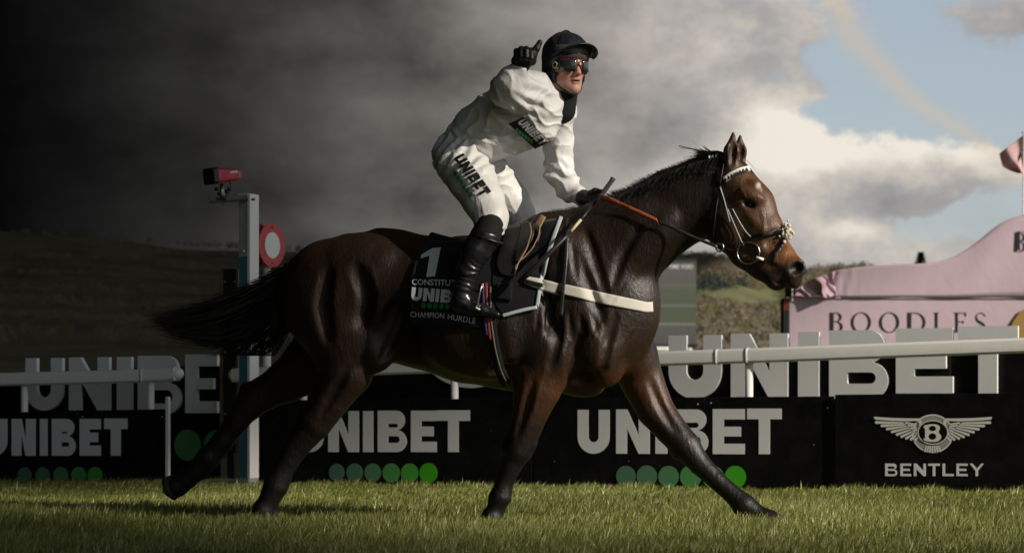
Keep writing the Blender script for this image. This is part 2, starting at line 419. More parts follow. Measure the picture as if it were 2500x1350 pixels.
def drape(PX, f, off, y0=12.6, y1=16.2, n=420):
    "world points where camera rays through pixels meet the field's offset surface"
    PX = np.asarray(PX, float).reshape(-1, 2); D = np.stack([(PX[:, 0] - 1250) / FPX, np.ones(len(PX)), (HORIZ - PX[:, 1]) / FPX], -1)
    ts = np.linspace(y0, y1, n); best = np.full(len(PX), np.nan); prev = np.full(len(PX), 1.0); mn = np.full(len(PX), 9.); mt = np.full(len(PX), 14.2)
    o = np.array((0, 0, CAMZ)); done = np.zeros(len(PX), bool)
    for t in ts:
        v = f.sample(w2h(o + D * t)) - off
        hit = (~done) & (v < 0)
        if hit.any():
            fr = prev[hit] / np.maximum(prev[hit] - v[hit], 1e-6); fr = np.clip(fr, 0, 1)
            best[hit] = t - (1 - fr) * (ts[1] - ts[0]); done |= hit
        u = (~done) & (v < mn); mn[u] = v[u]; mt[u] = t
        prev = np.where(v > .5, .5, v)
    best = np.where(np.isnan(best), mt, best)
    return o + D * best[:, None]
def grid_faces(nu, nv): return [(i * nv + j, (i + 1) * nv + j, (i + 1) * nv + j + 1, i * nv + j + 1) for i in range(nu - 1) for j in range(nv - 1)]
def quad_px(c, nu, nv):
    "bilinear pixel grid over corners TL TR BR BL"
    c = np.array(c, float); u = np.linspace(0, 1, nu)[:, None, None]; v = np.linspace(0, 1, nv)[None, :, None]
    return ((1 - u) * (1 - v) * c[0] + u * (1 - v) * c[1] + u * v * c[2] + (1 - u) * v * c[3]).reshape(-1, 2)
def resample(pts, n):
    pts = np.array(pts, float); d = np.r_[0, np.cumsum(np.linalg.norm(np.diff(pts, axis=0), axis=1))]; t = np.linspace(0, d[-1], n)
    return np.stack([np.interp(t, d, pts[:, i]) for i in range(pts.shape[1])], 1)
def smooth_line(pts, n):
    P = resample(pts, n)
    for _ in range(max(2, n // 12)): P[1:-1] = .25 * P[:-2] + .5 * P[1:-1] + .25 * P[2:]
    return P
def strap(name, pts, wpx, f, off, material, parent, n=30, th=.004, m=4, taper=None, label=None):
    "leather strap of a pixel width laid over a field's surface"
    P = smooth_line(pts, n); T = np.gradient(P, axis=0); T /= np.linalg.norm(T, axis=1, keepdims=True) + 1e-9; Nn = np.stack([-T[:, 1], T[:, 0]], 1)
    w = np.full(n, wpx, float) if np.isscalar(wpx) else np.interp(np.linspace(0, 1, n), np.linspace(0, 1, len(wpx)), wpx)
    G = np.concatenate([(P[i] + Nn[i] * w[i] * np.linspace(-.5, .5, m)[:, None]) for i in range(n)])
    V = drape(G, f, off); o = mk(name, V, grid_faces(n, m), material, parent, True, label=label); solid(o, th, 0); return o

# ------------------------------------------------------------------ letters as outlines
def arc(cx, cy, rx, ry, a0, a1, n=12): return [(cx + rx * math.cos(R(a)), cy + ry * math.sin(R(a))) for a in np.linspace(a0, a1, n)]
def glyph(ch_, w, h, t):
    "block sans capital: list of closed contours"
    if ch_ == 'U':
        r = w / 2; return [[(0, h), (0, r)] + arc(r, r, r, r, 180, 360, 20)[1:-1] + [(w, r), (w, h), (w - t, h), (w - t, r)] + arc(r, r, r - t, r - t, 360, 180, 20)[1:-1] + [(t, r), (t, h)]]
    if ch_ == 'N':
        dz = h * .42; return [[(0, 0), (0, h), (t * 1.02, h), (w - t, dz), (w - t, h), (w, h), (w, 0), (w - t * 1.02, 0), (t, h - dz), (t, 0)]]
    if ch_ == 'I': return [[(0, 0), (0, h), (w, h), (w, 0)]]
    if ch_ == 'E':
        m0 = h / 2 - t * .42; m1 = h / 2 + t * .42; k = t * .9
        return [[(0, 0), (0, h), (w, h), (w, h - k), (t, h - k), (t, m1), (w * .88, m1), (w * .88, m0), (t, m0), (t, k), (w, k), (w, 0)]]
    if ch_ == 'T': return [[(w / 2 - t / 2, 0), (w / 2 - t / 2, h - t * .92), (0, h - t * .92), (0, h), (w, h), (w, h - t * .92), (w / 2 + t / 2, h - t * .92), (w / 2 + t / 2, 0)]]
    if ch_ == 'L': return [[(0, 0), (0, h), (t, h), (t, t * .9), (w, t * .9), (w, 0)]]
    if ch_ == 'Y': return [[(w / 2 - t / 2, 0), (w / 2 - t / 2, h * .42), (0, h), (t * 1.15, h), (w / 2, h * .58), (w - t * 1.15, h), (w, h), (w / 2 + t / 2, h * .42), (w / 2 + t / 2, 0)]]
    if ch_ == 'B':
        k = t * .85; r1 = h * .27; r2 = h * .5 - r1 + h * .02; hm = h * .53
        w1 = w * .94
        top = arc(w1 - (h - hm) / 2, (h + hm) / 2, (h - hm) / 2, (h - hm) / 2, 90, -78, 14); bot = arc(w - hm / 2, hm / 2, hm / 2, hm / 2, 78, -90, 14)
        outer = [(0, 0), (0, h)] + top + bot
        a = (h - hm) / 2 - k * .8; cy1 = hm + k * .28 + a * .93; h1 = [(t, cy1 - a), (t, cy1 + a)] + arc(w1 - (h - hm) / 2, cy1, a, a, 90, -90, 10)
        b = hm / 2 - k * .78; cy2 = k * .95 + b * .97; h2 = [(t, cy2 - b), (t, cy2 + b)] + arc(w - hm / 2, cy2, b, b, 90, -90, 10)
        return [outer, h1, h2]
    return [[(0, 0), (0, h), (w, h), (w, 0)]]
def serif(ch_, h):
    "light roman capital, returns contours and width"
    t = h * .125; s = h * .035; f = h * .07
    def stem(x): return [(x - f, 0), (x - f, s), (x, s * 1.6), (x, h - s * 1.6), (x - f, h - s), (x - f, h), (x + t + f, h), (x + t + f, h - s), (x + t, h - s * 1.6), (x + t, s * 1.6), (x + t + f, s), (x + t + f, 0)]
    if ch_ == 'O':
        w = h * 1.02; return [arc(w / 2, h / 2, w / 2, h * .52, 0, 356, 40), arc(w / 2, h / 2, w / 2 - t * 1.1, h * .52 - s * 1.1, 0, 356, 40)], w
    if ch_ == 'D':
        w = h * .92; return [[(0, 0), (0, h)] + arc(w * .42, h / 2, w * .58, h / 2, 90, -90, 24), [(f + t, s), (f + t, h - s)] + arc(w * .42, h / 2, w * .58 - t * 1.05, h / 2 - s, 90, -90, 24)], w
    if ch_ == 'B':
        w = h * .66
        return [[(0, 0), (0, h)] + arc(w * .5, h * .765, w * .42, h * .235, 90, -80, 14) + arc(w * .52, h * .275, w * .48, h * .275, 80, -90, 14),
                [(f + t, h * .55), (f + t, h - s)] + arc(w * .5, h * .765, w * .42 - t, h * .235 - s, 90, -90, 12), [(f + t, s), (f + t, h * .52)] + arc(w * .52, h * .275, w * .48 - t * 1.05, h * .275 - s, 90, -90, 12)], w
    if ch_ == 'L':
        w = h * .62; return [[(0, 0), (0, s), (f, s * 1.6), (f, h - s * 1.6), (0, h - s), (0, h), (2 * f + t, h), (2 * f + t, h - s), (f + t, h - s * 1.6), (f + t, s), (w - t * .4, s), (w - t * .25, h * .2), (w, h * .2), (w, 0)]], w
    if ch_ == 'E':
        w = h * .64; m = h * .52
        return [[(0, 0), (0, s), (f, s * 1.6), (f, h - s * 1.6), (0, h - s), (0, h), (w * .95, h), (w * .95, h * .8), (w * .95 - t * .3, h * .8), (w * .9 - t * .4, h - s), (f + t, h - s), (f + t, m + s), (w * .66, m + s), (w * .7, m + h * .08), (w * .76, m + h * .08),
                 (w * .76, m - h * .08), (w * .7, m - h * .08), (w * .66, m), (f + t, m), (f + t, s), (w * .9, s), (w - t * .3, h * .2), (w, h * .2), (w, 0)]], w
    if ch_ == 'S':
        w = h * .56; c = [(w * .93, h * .80), (w * .80, h * .95), (w * .52, h), (w * .2, h * .92), (w * .08, h * .76), (w * .2, h * .60), (w * .5, h * .5), (w * .84, h * .38), (w * .94, h * .22), (w * .8, h * .07), (w * .5, h * 0.01), (w * .2, h * .06), (w * .05, h * .22)]
        P = smooth_line(c, 44); T = np.gradient(P, axis=0); T /= np.linalg.norm(T, axis=1, keepdims=True); Nn = np.stack([-T[:, 1], T[:, 0]], 1)
        th = np.interp(np.linspace(0, 1, 44), [0, .25, .5, .75, 1], [s * .9, s * 1.1, t * 1.1, s * 1.1, s * .9])[:, None] / 2
        return [[tuple(q) for q in np.concatenate([P + Nn * th, (P - Nn * th)[::-1]])]], w
def fill2d(contours, depth=0.0, bev=0.0):
    "triangulated (optionally extruded) outline with holes: verts, faces in the xy plane, thickness along z"
    cu = bpy.data.curves.new('outline', 'CURVE'); cu.dimensions = '2D'; cu.fill_mode = 'BOTH'; cu.extrude = depth / 2
    if bev: cu.bevel_depth = bev; cu.bevel_resolution = 1; cu.offset = -bev
    for c in contours:
        sp = cu.splines.new('POLY'); sp.points.add(len(c) - 1)
        for i, q in enumerate(c): sp.points[i].co = (q[0], q[1], 0, 1)
        sp.use_cyclic_u = True
    return curve_mesh(cu)
def curve_mesh(cu):
    o = bpy.data.objects.new('outline', cu); me = bpy.data.meshes.new_from_object(o)
    V = np.array([v.co[:] for v in me.vertices]); F = [tuple(p.vertices) for p in me.polygons]
    bpy.data.objects.remove(o); bpy.data.meshes.remove(me); bpy.data.curves.remove(cu); return V, F
def font_mesh(text, bold=0.0, shear=0.0):
    cu = bpy.data.curves.new('outline', 'FONT'); cu.body = text; cu.size = 1; cu.offset = bold; cu.resolution_u = 3; cu.shear = shear
    return curve_mesh(cu)
def place2d(V, o, ux, uy, un):
    V = np.asarray(V); return np.array(o) + V[:, :1] * np.array(ux) + V[:, 1:2] * np.array(uy) + V[:, 2:3] * np.array(un)
def subdivide(V, F, ln):
    "split long edges of a flat triangulation so it can follow a curved surface"
    import bmesh
    bm = bmesh.new(); vs = [bm.verts.new(v) for v in V]
    for f in F:
        try: bm.faces.new([vs[i] for i in f])
        except ValueError: pass
    bmesh.ops.triangulate(bm, faces=bm.faces[:])
    for _ in range(4):
        e = [q for q in bm.edges if q.calc_length() > ln]
        if not e: break
        bmesh.ops.subdivide_edges(bm, edges=e, cuts=1)
        bmesh.ops.triangulate(bm, faces=bm.faces[:])
    bm.verts.index_update(); V = np.array([v.co[:] for v in bm.verts]); F = [tuple(v.index for v in f.verts) for f in bm.faces]; bm.free(); return V, F
def draped_print(name, V, F, quad, f, off, material, parent, ln=.25):
    "flat print in unit-square coordinates laid over a pixel quad on a field (TL TR BR BL)"
    V = np.asarray(V, float); mn = V[:, :2].min(0); mx = V[:, :2].max(0); U = np.c_[(V[:, :2] - mn) / (mx - mn + 1e-9), np.zeros(len(V))]
    asp = (mx - mn)[0] / max((mx - mn)[1], 1e-6)
    U[:, 0] *= asp; U, F = subdivide(U, F, ln); U[:, 0] /= asp
    c = np.array(quad, float); u = U[:, :1]; v = 1 - U[:, 1:2]
    P = (1 - u) * (1 - v) * c[0] + u * (1 - v) * c[1] + u * v * c[2] + (1 - u) * v * c[3]
    W = drape(P, f, off); o = mk(name, W, F, material, parent, True); return o
# ------------------------------------------------------------------ boards line
BS = -0.396                                   # the boards run toward the camera to the right
def board_y(px, off=0.0):
    k = (px - 1250) / FPX; return (21.2 + off) / (1 - BS * k)
BT = np.array((1, BS, 0)) / math.hypot(1, BS); BN = np.array((-BS, 1, 0)) / math.hypot(1, BS)   # along, and away from camera
UP = np.array((0, 0, 1.))
def bp(px, py, off=0.0): return wp(px, py, board_y(px, off))
def bz(px, z, off=0.0):
    d = board_y(px, off); return np.array(((px - 1250) / FPX * d, d, z))
def slab(mb, px0, px1, z0a, z1a, z0b, z1b, off, th):
    "upright board between two columns, its top following the photo"
    a = bz(px0, 0, off); b = bz(px1, 0, off); n = BN * th
    V = [a + UP * z0a, b + UP * z0b, b + UP * z1b, a + UP * z1a]; V = V + [v + n for v in V]
    return mb.add(V, [(0, 1, 2, 3), (7, 6, 5, 4), (0, 4, 5, 1), (1, 5, 6, 2), (2, 6, 7, 3), (3, 7, 4, 0)])
def ztop(px, py, off=0.0): return CAMZ + (HORIZ - py) / FPX * board_y(px, off)
def letter_obj(ch_, px0, px1, pyt, pyb, off, th, material, parent, tfrac=.36, wref=None, bev=.0, name='letter'):
    "block letter standing on the board plane, front face at that offset"
    d = board_y((px0 + px1) / 2, off); a = bz(px0, 0, off); b = bz(px1, 0, off)
    w = np.linalg.norm(b - a); z1 = ztop((px0 + px1) / 2, pyt, off); z0 = ztop((px0 + px1) / 2, pyb, off)
    t = (wref or w) * tfrac
    if ch_ == 'I': t = w
    V, F = fill2d(glyph(ch_, w, z1 - z0, t), th, bev)
    W = place2d(V, a + UP * z0 + BN * (th / 2), BT, UP, -BN)
    return mk(name, W, F, material, parent)
def dot_obj(px, py, rpx, off, color_mat, parent, th=.003):
    d = board_y(px, off); r = rpx / FPX * d; c = bp(px, py, off)
    V, F = fill2d([arc(0, 0, r, r * 1.02, 0, 352, 40)], th)
    return mk('dot', place2d(V, c, BT, UP, -BN), F, color_mat, parent)
greens = [(.07, .15, .10), (.07, .17, .095), (.07, .20, .09), (.07, .25, .07), (.06, .30, .045), (.05, .34, .014)]
GM = [mat('green_dot_print', c, .45, .4, .05, 4) for c in greens]
M['green'] = mat('green_dot_print', (.03, .16, .05), .5, .4)

def ad_board(px0, px1, pyt0, pyt1, cuts, label, word=None, dots=None, off=-.02, group=None):
    base = bz(px0, 0, off); t = thing('advertising_board', base, label, 'advertising board', group)
    edges = [px0] + cuts + [px1]
    for a, b in zip(edges[:-1], edges[1:]):
        ga = (a - px0) / (px1 - px0); gb = (b - px0) / (px1 - px0)
        o = slab(MB(), a + 1.2, b - 1.2, -.03, ztop(a, pyt0 + (pyt1 - pyt0) * ga, off), -.03, ztop(b, pyt0 + (pyt1 - pyt0) * gb, off), off, .03).obj('panel', M['black_board'], t); bevel(o, .004)
        for q in (a + 16, b - 16):
            for py in (14, 26):
                if random.random() < .55:
                    mk('screw', *fan_disc(bp(q + random.uniform(-5, 5), pyt0 + (pyt1 - pyt0) * ga + py, off - .0035), BT, UP, .0065), M['rivet'], t)
    for _ in range(9 if word else 0):
        q = random.uniform(px0 + 10, px1 - 10); mk('mud_speck', *fan_disc(bp(q, random.uniform(1000, 1180), off - .0034), BT, UP, random.uniform(.0015, .004), 7), M['rivet'], t)
    if word:
        for c, x0, x1, y0, y1 in word: letter_obj(c, x0, x1, y0, y1, off - .004, .004, M['print_grey'], t, wref=(78 / FPX * board_y(x0)), tfrac=.36)
    if dots:
        for i, (x, y, r) in enumerate(dots): dot_obj(x, y, r, off - .0055, GM[i % 6], t)
    return t
def fan_disc(c, u, v, r, n=10):
    V = [np.array(c)] + [np.array(c) + r * (math.cos(a) * np.array(u) + math.sin(a) * np.array(v)) for a in np.linspace(0, 2 * math.pi, n, endpoint=False)]
    return V, [(0, 1 + i, 1 + (i + 1) % n) for i in range(n)]

def build_boards():
    ad_board(624, 1300, 977, 972, [], 'low black board with grey lettering and six green dots behind the horse belly',
             [('U', 724, 790, 1003, 1103), ('N', 801, 876, 1003, 1103), ('I', 886, 911, 1003, 1103), ('B', 922, 993, 1002, 1103), ('E', 1003, 1066, 1002, 1103), ('T', 1066, 1147, 1001, 1103)],
             [(822, 1153, 21), (866, 1153, 22), (910, 1153, 22), (955, 1154, 23), (1000, 1154, 23), (1046, 1154, 24)], group='low black boards along the rail')
    ad_board(1300, 2036, 972, 967, [1722], 'low black board with grey lettering and green dots behind the front legs of the horse',
             [('U', 1410, 1488, 1000, 1107), ('N', 1504, 1586, 999, 1107), ('I', 1600, 1629, 999, 1107), ('B', 1645, 1729, 999, 1108), ('E', 1740, 1818, 998, 1108), ('T', 1824, 1908, 997, 1108)],
             [(1528, 1162, 25), (1579, 1162, 26), (1632, 1163, 26), (1686, 1163, 27), (1741, 1164, 27), (1795, 1164, 27)], group='low black boards along the rail')
    b = ad_board(2037, 2720, 963, 957, [], 'low black board with winged silver emblem at right end of the row', off=-.045, group='low black boards along the rail')
    bentley(b)
    ad_board(-260, 408, 1012, 998, [182], 'low black board in the dark left of the winning post, white end frame',
             [('U', -46, 18, 1022, 1112), ('N', 28, 87, 1022, 1112), ('I', 97, 116, 1022, 1112), ('B', 126, 185, 1022, 1112), ('E', 194, 246, 1022, 1112), ('T', 254, 311, 1021, 1112)],
             [(60, 1160, 20), (104, 1160, 20), (148, 1160, 21), (192, 1160, 21), (232, 1160, 21)], group='low black boards along the rail')
    e = thing('board_end_frame', bz(410, 0, -.02), 'thin white upright frame at end of the left low black board', 'frame')
    MB().box(bz(410, .36, -.01), (.013, .02, .37), (BT, BN, UP)).obj('upright', M['white'], e)
    MB().box(bz(403, .02, .05), (.05, .09, .02), (BT, BN, UP)).obj('foot', M['concrete'], e)

def bentley(parent):
    off = -.0495; c = bp(2277, 1058, off); s = board_y(2277) / FPX / (2277 / 2277)   # metres per photo pixel
    sil = mat('silver_emblem_print', (.66, .65, .60), .4, .5, .06, 10); shade = mat('grey_emblem_print', (.20, .20, .19), .4, .5); blk = M['black_board']
    def P(x, y, lay=0.0): return c + BT * (x * s) + UP * (y * s) - BN * (.0015 * lay + .0005)
    def poly(name, cont, lay, m):
        V, F = fill2d([[(q[0], q[1]) for q in k] for k in cont]); W = [P(v[0], v[1], lay) for v in V]; mk(name, W, F, m, parent)
    def capsule(x0, y0, x1, y1, w0, w1):
        a = math.degrees(math.atan2(y1 - y0, x1 - x0)); return arc(x1, y1, w1, w1, a - 90, a + 90, 8) + arc(x0, y0, w0, w0, a + 90, a + 270, 6)
    # lower and upper outer ring
    poly('emblem_ring', [arc(0, 0, 51, 47, 0, 355, 48), arc(0, 0, 47, 43, 0, 355, 48)], 1, sil)
    poly('emblem_ring', [arc(0, 0, 46, 42, 0, 355, 48), arc(0, 2, 38, 31, 0, 355, 48)], 1, mat('grey_emblem_ring_print', (.30, .30, .28), .4))
    poly('emblem_centre', [arc(1, 3, 35, 27, 0, 355, 40)], 4, blk)
    poly('emblem_ring', [arc(1, 3, 38, 30, 0, 355, 48), arc(1, 3, 35.5, 27.5, 0, 355, 48)], 4, sil)
    for sg in (-1, 1):
        q = lambda pts: [(sg * x, y) for x, y in pts]
        poly('wing_leading_edge', [q([(26, 30), (32, 37), (60, 37), (100, 38), (146, 41), (143, 34), (100, 31), (62, 30), (38, 31), (33, 26), (34, 16), (28, 20)])], 3, sil)
        for i in range(9):
            f = i / 8.0; ex = 140 - 98 * f ** .92; ey = 27 - 42 * math.sin(f * 1.55); sx = 72 - 38 * f; sy = 26 - 32 * f
            poly('wing_feather', [q(capsule(sx, sy, ex, ey, 1.6, 3.3 - .3 * f))], 2, sil)
        for i in range(5):
            f = i / 4.0; poly('wing_covert', [q(capsule(44 - 6 * f, 23 - 18 * f, 66 - 26 * f, 26 - 26 * f, 1.6, 2.3))], 3, sil)
    for i in range(-3, 4): poly('tail_feather', [capsule(i * 5.0, -31, i * 6.4, -45 + abs(i), 1.6, 2.4)], 3, sil)
    # letter in the centre
    poly('emblem_letter', [[(-22, 14), (-20, 20), (-6, 23), (4, 23)] + arc(5, 13.5, 14, 9.5, 80, -40, 10) + arc(5, -8, 17, 12, 50, -90, 12) + [(-6, -20), (-20, -17), (-22, -11), (-18, -12), (-18, 12)],
                           arc(0, 12.5, 9, 6.5, 0, 350, 20), arc(0, -7, 9.5, 8, 0, 350, 20)], 6, sil)
    x = 2161
    for c_, x0, x1 in (('B', 2161, 2190), ('E', 2198, 2224), ('N', 2231, 2260), ('T', 2266, 2294), ('L', 2301, 2328), ('E', 2335, 2362), ('Y', 2367, 2402)):
        letter_obj(c_, x0, x1, 1131, 1161.5, off, .004, M['print_grey'], parent, wref=27 / FPX * board_y(2277), tfrac=.22)

def big_letters():
    def sign(label, px0, px1, word, top0, top1, bottom, black, group):
        base = bz(px0, 0, .45); t = thing('letter_sign', base, label, 'letter sign', group)
        for a, b in black:
            o = slab(MB(), a + 1, b - 1, -.02, ztop(a, top0 + (top1 - top0) * (a - px0) / (px1 - px0), .45), -.02, ztop(b, top0 + (top1 - top0) * (b - px0) / (px1 - px0), .45), .45, .04).obj('backing_panel', M['black_board'], t)
        for c, x0, x1, y0, y1 in word:
            o = letter_obj(c, x0, x1, y0, y1, .40, .045, M['letter'], t, wref=(word[0][2] - word[0][1]) / FPX * board_y(x0, .4), tfrac=.355, name='letter'); bevel(o, .006)
        return t
    sign('row of large raised white letters on black backing behind the rail at right', 1596, 2720,
         [('U', 1632, 1761, 818, 973), ('N', 1784, 1923, 814, 973), ('I', 1948, 1999, 810, 973), ('B', 2024, 2168, 806, 973), ('E', 2187, 2326, 801, 960), ('T', 2338, 2485, 796, 962)], 866, 834, 973,
         [(1560, 2320), (2320, 2720)], 'large raised white letters')
    t2 = sign('row of large raised letters in the dark at left of the winning post', -40, 545,
         [('U', 62, 152, 874, 1002), ('N', 168, 266, 872, 1001), ('I', 285, 320, 871, 1000), ('B', 336, 440, 868, 1010), ('E', 452, 530, 865, 1008)], 912, 890, 1000,
         [(-60, 540)], 'large raised white letters')
    for x, r in ((458, 37), (530, 37)): dot_obj(x, 1086, r, .44, GM[3], t2)
    for x in (-10, 70): pass
    # middle stretch behind the belly: black backing with a large pale disc
    t3 = thing('letter_sign', bz(640, 0, .45), 'black backing board with a large pale disc partly seen under the horse belly', 'letter sign', 'large raised white letters')
    slab(MB(), 640, 1556, -.02, ztop(640, 902, .45), -.02, ztop(1556, 872, .45), .45, .04).obj('backing_panel', M['black_board'], t3)
    d = board_y(1150, .4); r = 140 / FPX * d
    V, F = fill2d([arc(0, 0, r, r * .82, 202, 338, 40)], .012); mk('disc', place2d(V, bp(1150, 832, .442), BT, UP, -BN), F, M['letter'], t3)

RAILPROF = [(-.06, -.042), (-.06, .032), (-.054, .044), (-.042, .052), (-.02, .056), (.02, .056), (.042, .052), (.054, .044), (.06, .032), (.06, -.042), (.046, -.058), (-.046, -.058)]
def rail(label, segs, posts, collars, group='white running rail', ends=()):
    OFF = .10
    c0 = bz(segs[0][0], 0, OFF); t = thing('running_rail', c0, label, 'running rail', group)
    for x0, y0, x1, y1 in segs:
        o = MB().sweep(RAILPROF, bp(x0, y0, OFF), bp(x1, y1, OFF), UP).obj('rail_beam', M['white'], t, True)
        m = o.modifiers.new('split', 'EDGE_SPLIT'); m.split_angle = R(32)
    for x, y in posts:
        top = bp(x, y, OFF) - UP * .03; mb = MB(); mb.tube([np.array((top[0], top[1], -.05)), top], .031, 14); mb.obj('post', M['white'], t, True)
    for x, y in collars:
        c = bp(x, y, OFF); prof = [(a * 1.05, b * 1.05) for a, b in RAILPROF]
        MB().sweep(prof, c - BT * .012, c + BT * .012, UP).obj('collar', M['white'], t, True)
    return t
def build_rails():
    rail('long white running rail with rounded top crossing in front of the large letters', [(925, 898, 1880, 866), (1880, 866, 2760, 833)], [(1110, 890), (1829, 868), (2700, 838)], [(1826, 867.5), (1752, 870.5)])
    t = rail('short white rail piece beside the winning post, running behind the raised hind leg', [(572, 916, 925, 898)], [(741, 905)], [])
    c = bp(572, 915, .10); MB().ell(c, (.05, .058, .05), 12, 8, (BT, BN, UP)).obj('end_cap', M['white'], t, True)
    t = rail('white rail in the dark at left edge, ending left of the winning post', [(-300, 934, 352, 917), (352, 917, 432, 912)], [(368, 914), (60, 920)], [(352, 917)])
    c = bp(432, 912, .10); MB().ell(c, (.06, .058, .055), 12, 8, (BT, BN, UP)).obj('end_cap', M['white'], t, True)

def winning_post():
    d = 21.7
    base = np.array(((603 - 1250) / FPX * d, d, 0)); t = thing('winning_post', base, 'tall square post, pale above and teal below, white right side, holding red camera', 'post')
    s = d / FPX
    ax = (np.array((.86, .51, 0)), np.array((-.51, .86, 0)), UP)   # corner toward the right of the camera
    ax = (np.array((.91, .41, 0)), np.array((-.41, .91, 0)), UP); ax = (np.array((math.cos(R(-32)), math.sin(R(-32)), 0)),) * 1 + (np.array((-math.sin(R(-32)), math.cos(R(-32)), 0)), UP)
    z = lambda py: CAMZ + (HORIZ - py) / FPX * d
    w = .048
    def seg(name, z0, z1, m, grow=0.0): o = MB().box(base + UP * (z0 + z1) / 2, (w + grow, w + grow, (z1 - z0) / 2), ax).obj(name, m, t); bevel(o, .005); return o
    seg('upper_post', z(628), z(478), M['greypost']); seg('lower_post', z(1166), z(628) - .001, M['teal']); seg('post_cap', z(478), z(474), M['white'], .003)
    # white right-hand edge board
    e = base + ax[0] * (w + .014); MB().box(e + UP * (z(1166) + z(476)) / 2, (.013, w + .012, (z(476) - z(1166)) / 2), ax).obj('edge_board', M['white'], t)
    o = MB().box(base + UP * (z(1190) + z(1166)) / 2, (w + .02, w + .02, (z(1166) - z(1190)) / 2), ax).obj('footing', M['concrete'], t)
    mk('bolt_head', *MBell(wp(595, 613, d - .09), .009), M['rivet'], t)
    # bracket arm with the camera on it
    a0 = wp(622, 487, d - .05); a1 = wp(512, 494, d - .12)
    o = MB().sweep([(-.02, -.008), (-.02, .008), (.02, .008), (.02, -.008)], a0, a1, UP).obj('bracket_arm', M['dark'], t)
    c = thing('camera', wp(543, 492, d - .1), 'red box camera with dark front on a clamp atop the winning post', 'camera')
    mb = MB(); mb.tube([wp(543, 490, d - .1), wp(541, 449, d - .1)], [.02, .016], 10); mb.obj('mount_column', M['metal'], c, True)
    for q in ((529, 462), (536, 474), (560, 462), (553, 468)): MB().ell(wp(q[0], q[1], d - .13), (.02, .022, .016), 10, 6).obj('clamp_knob', M['dark'], c, True)
    MB().box(wp(541, 486, d - .1), (.045, .03, .008)).obj('base_plate', M['dark'], c)
    dirv = np.array((.80, .58, .10)); dirv /= np.linalg.norm(dirv); side = np.cross(dirv, UP); side /= np.linalg.norm(side); upv = np.cross(side, dirv)
    cc = wp(543, 429, d - .1)
    def rr(w_, h_, n=5, r=.35): 
        pts = []
        for sx, sy, a in ((1, 1, 0), (-1, 1, 90), (-1, -1, 180), (1, -1, 270)):
            pts += [(sx * w_ * (1 - r) + w_ * r * math.cos(R(a + k * 90 / n)), sy * h_ * (1 - r) + h_ * r * math.sin(R(a + k * 90 / n))) for k in range(n + 1)]
        return pts
    rings = [(-.125, .085, .062), (-.11, .088, .065), (-.02, .078, .058), (.10, .066, .048), (.15, .05, .038)]
    V = []; F = []
    for x, w_, h_ in rings: V += [cc + dirv * x + side * a + upv * b for a, b in rr(w_, h_)]
    n = len(rr(1, 1))
    for i in range(len(rings) - 1): F += [(i * n + j, i * n + (j + 1) % n, (i + 1) * n + (j + 1) % n, (i + 1) * n + j) for j in range(n)]
    F.append(tuple(range((len(rings) - 1) * n, len(rings) * n)))
    mk('housing', V, F, M['redcam'], c, True)
    V = [cc + dirv * x + side * a + upv * b for x, g in ((-.128, .98), (-.128, 1.06), (-.085, 1.06)) for a, b in rr(.086 * g, .063 * g)]
    F = [tuple(range(n))[::-1]] + [(i * n + j, i * n + (j + 1) % n, (i + 1) * n + (j + 1) % n, (i + 1) * n + j) for i in range(2) for j in range(n)]
    mk('front_hood', V, F, M['dark'], c)
    mk('name_strip', [wp(*p) for p in ((563, 419, d - .215), (580, 416, d - .19), (580, 421, d - .19), (563, 424, d - .215))], [(3, 2, 1, 0)], M['rivet'], c)
    mb = MB(); mb.tube([wp(561, 440, d - .06), wp(563, 452, d - .08), wp(556, 470, d - .1), wp(547, 496, d - .1), wp(543, 503, d - .1), wp(542, 493, d - .1)], .004, 6); mb.obj('cable', M['dark'], c, True)
def MBell(c, r): b = MB(); b.ell(c, (r, r, r), 8, 6); return b.V, b.F

def disc_post():
    d = 22.4; t = thing('disc_post', np.array(((653 - 1250) / FPX * d, d, 0)), 'white post carrying two red discs with white centre, right of the tall post', 'signal post')
    z = lambda py: CAMZ + (HORIZ - py) / FPX * d
    x = (651 - 1250) / FPX * d
    MB().tube([(x, d, -.03), (x, d, z(548))], .036, 14).obj('post', M['white'], t, True)
    n = np.array((.50, -.866, 0)) ; n = np.array((math.sin(R(58)), -math.cos(R(58)), 0)); u = np.array((n[1] * -1, n[0], 0)); u = np.array((math.cos(R(58)), math.sin(R(58)), 0))
    r = 53 / FPX * d
    for px, py, dd, s_ in ((663, 599, -.06, 1), (645, 599, .05, -1)):
        c = wp(px, py, d + dd)
        V, F = fill2d([arc(0, 0, r, r, 0, 354, 56)], .012); o = mk('red_disc', place2d(V, c, u, UP, n), F, M['red'], t)
        V, F = fill2d([arc(0, 0, r * .57, r * .6, 0, 354, 48)], .004); mk('white_centre', place2d(V, c + n * .0085 * s_, u, UP, n), F, M['white'], o)
        for sz in (-1, 1): mk('bolt_head', *MBell(c + n * .007 * s_ + UP * r * .82 * sz, .007), M['dark'], o)
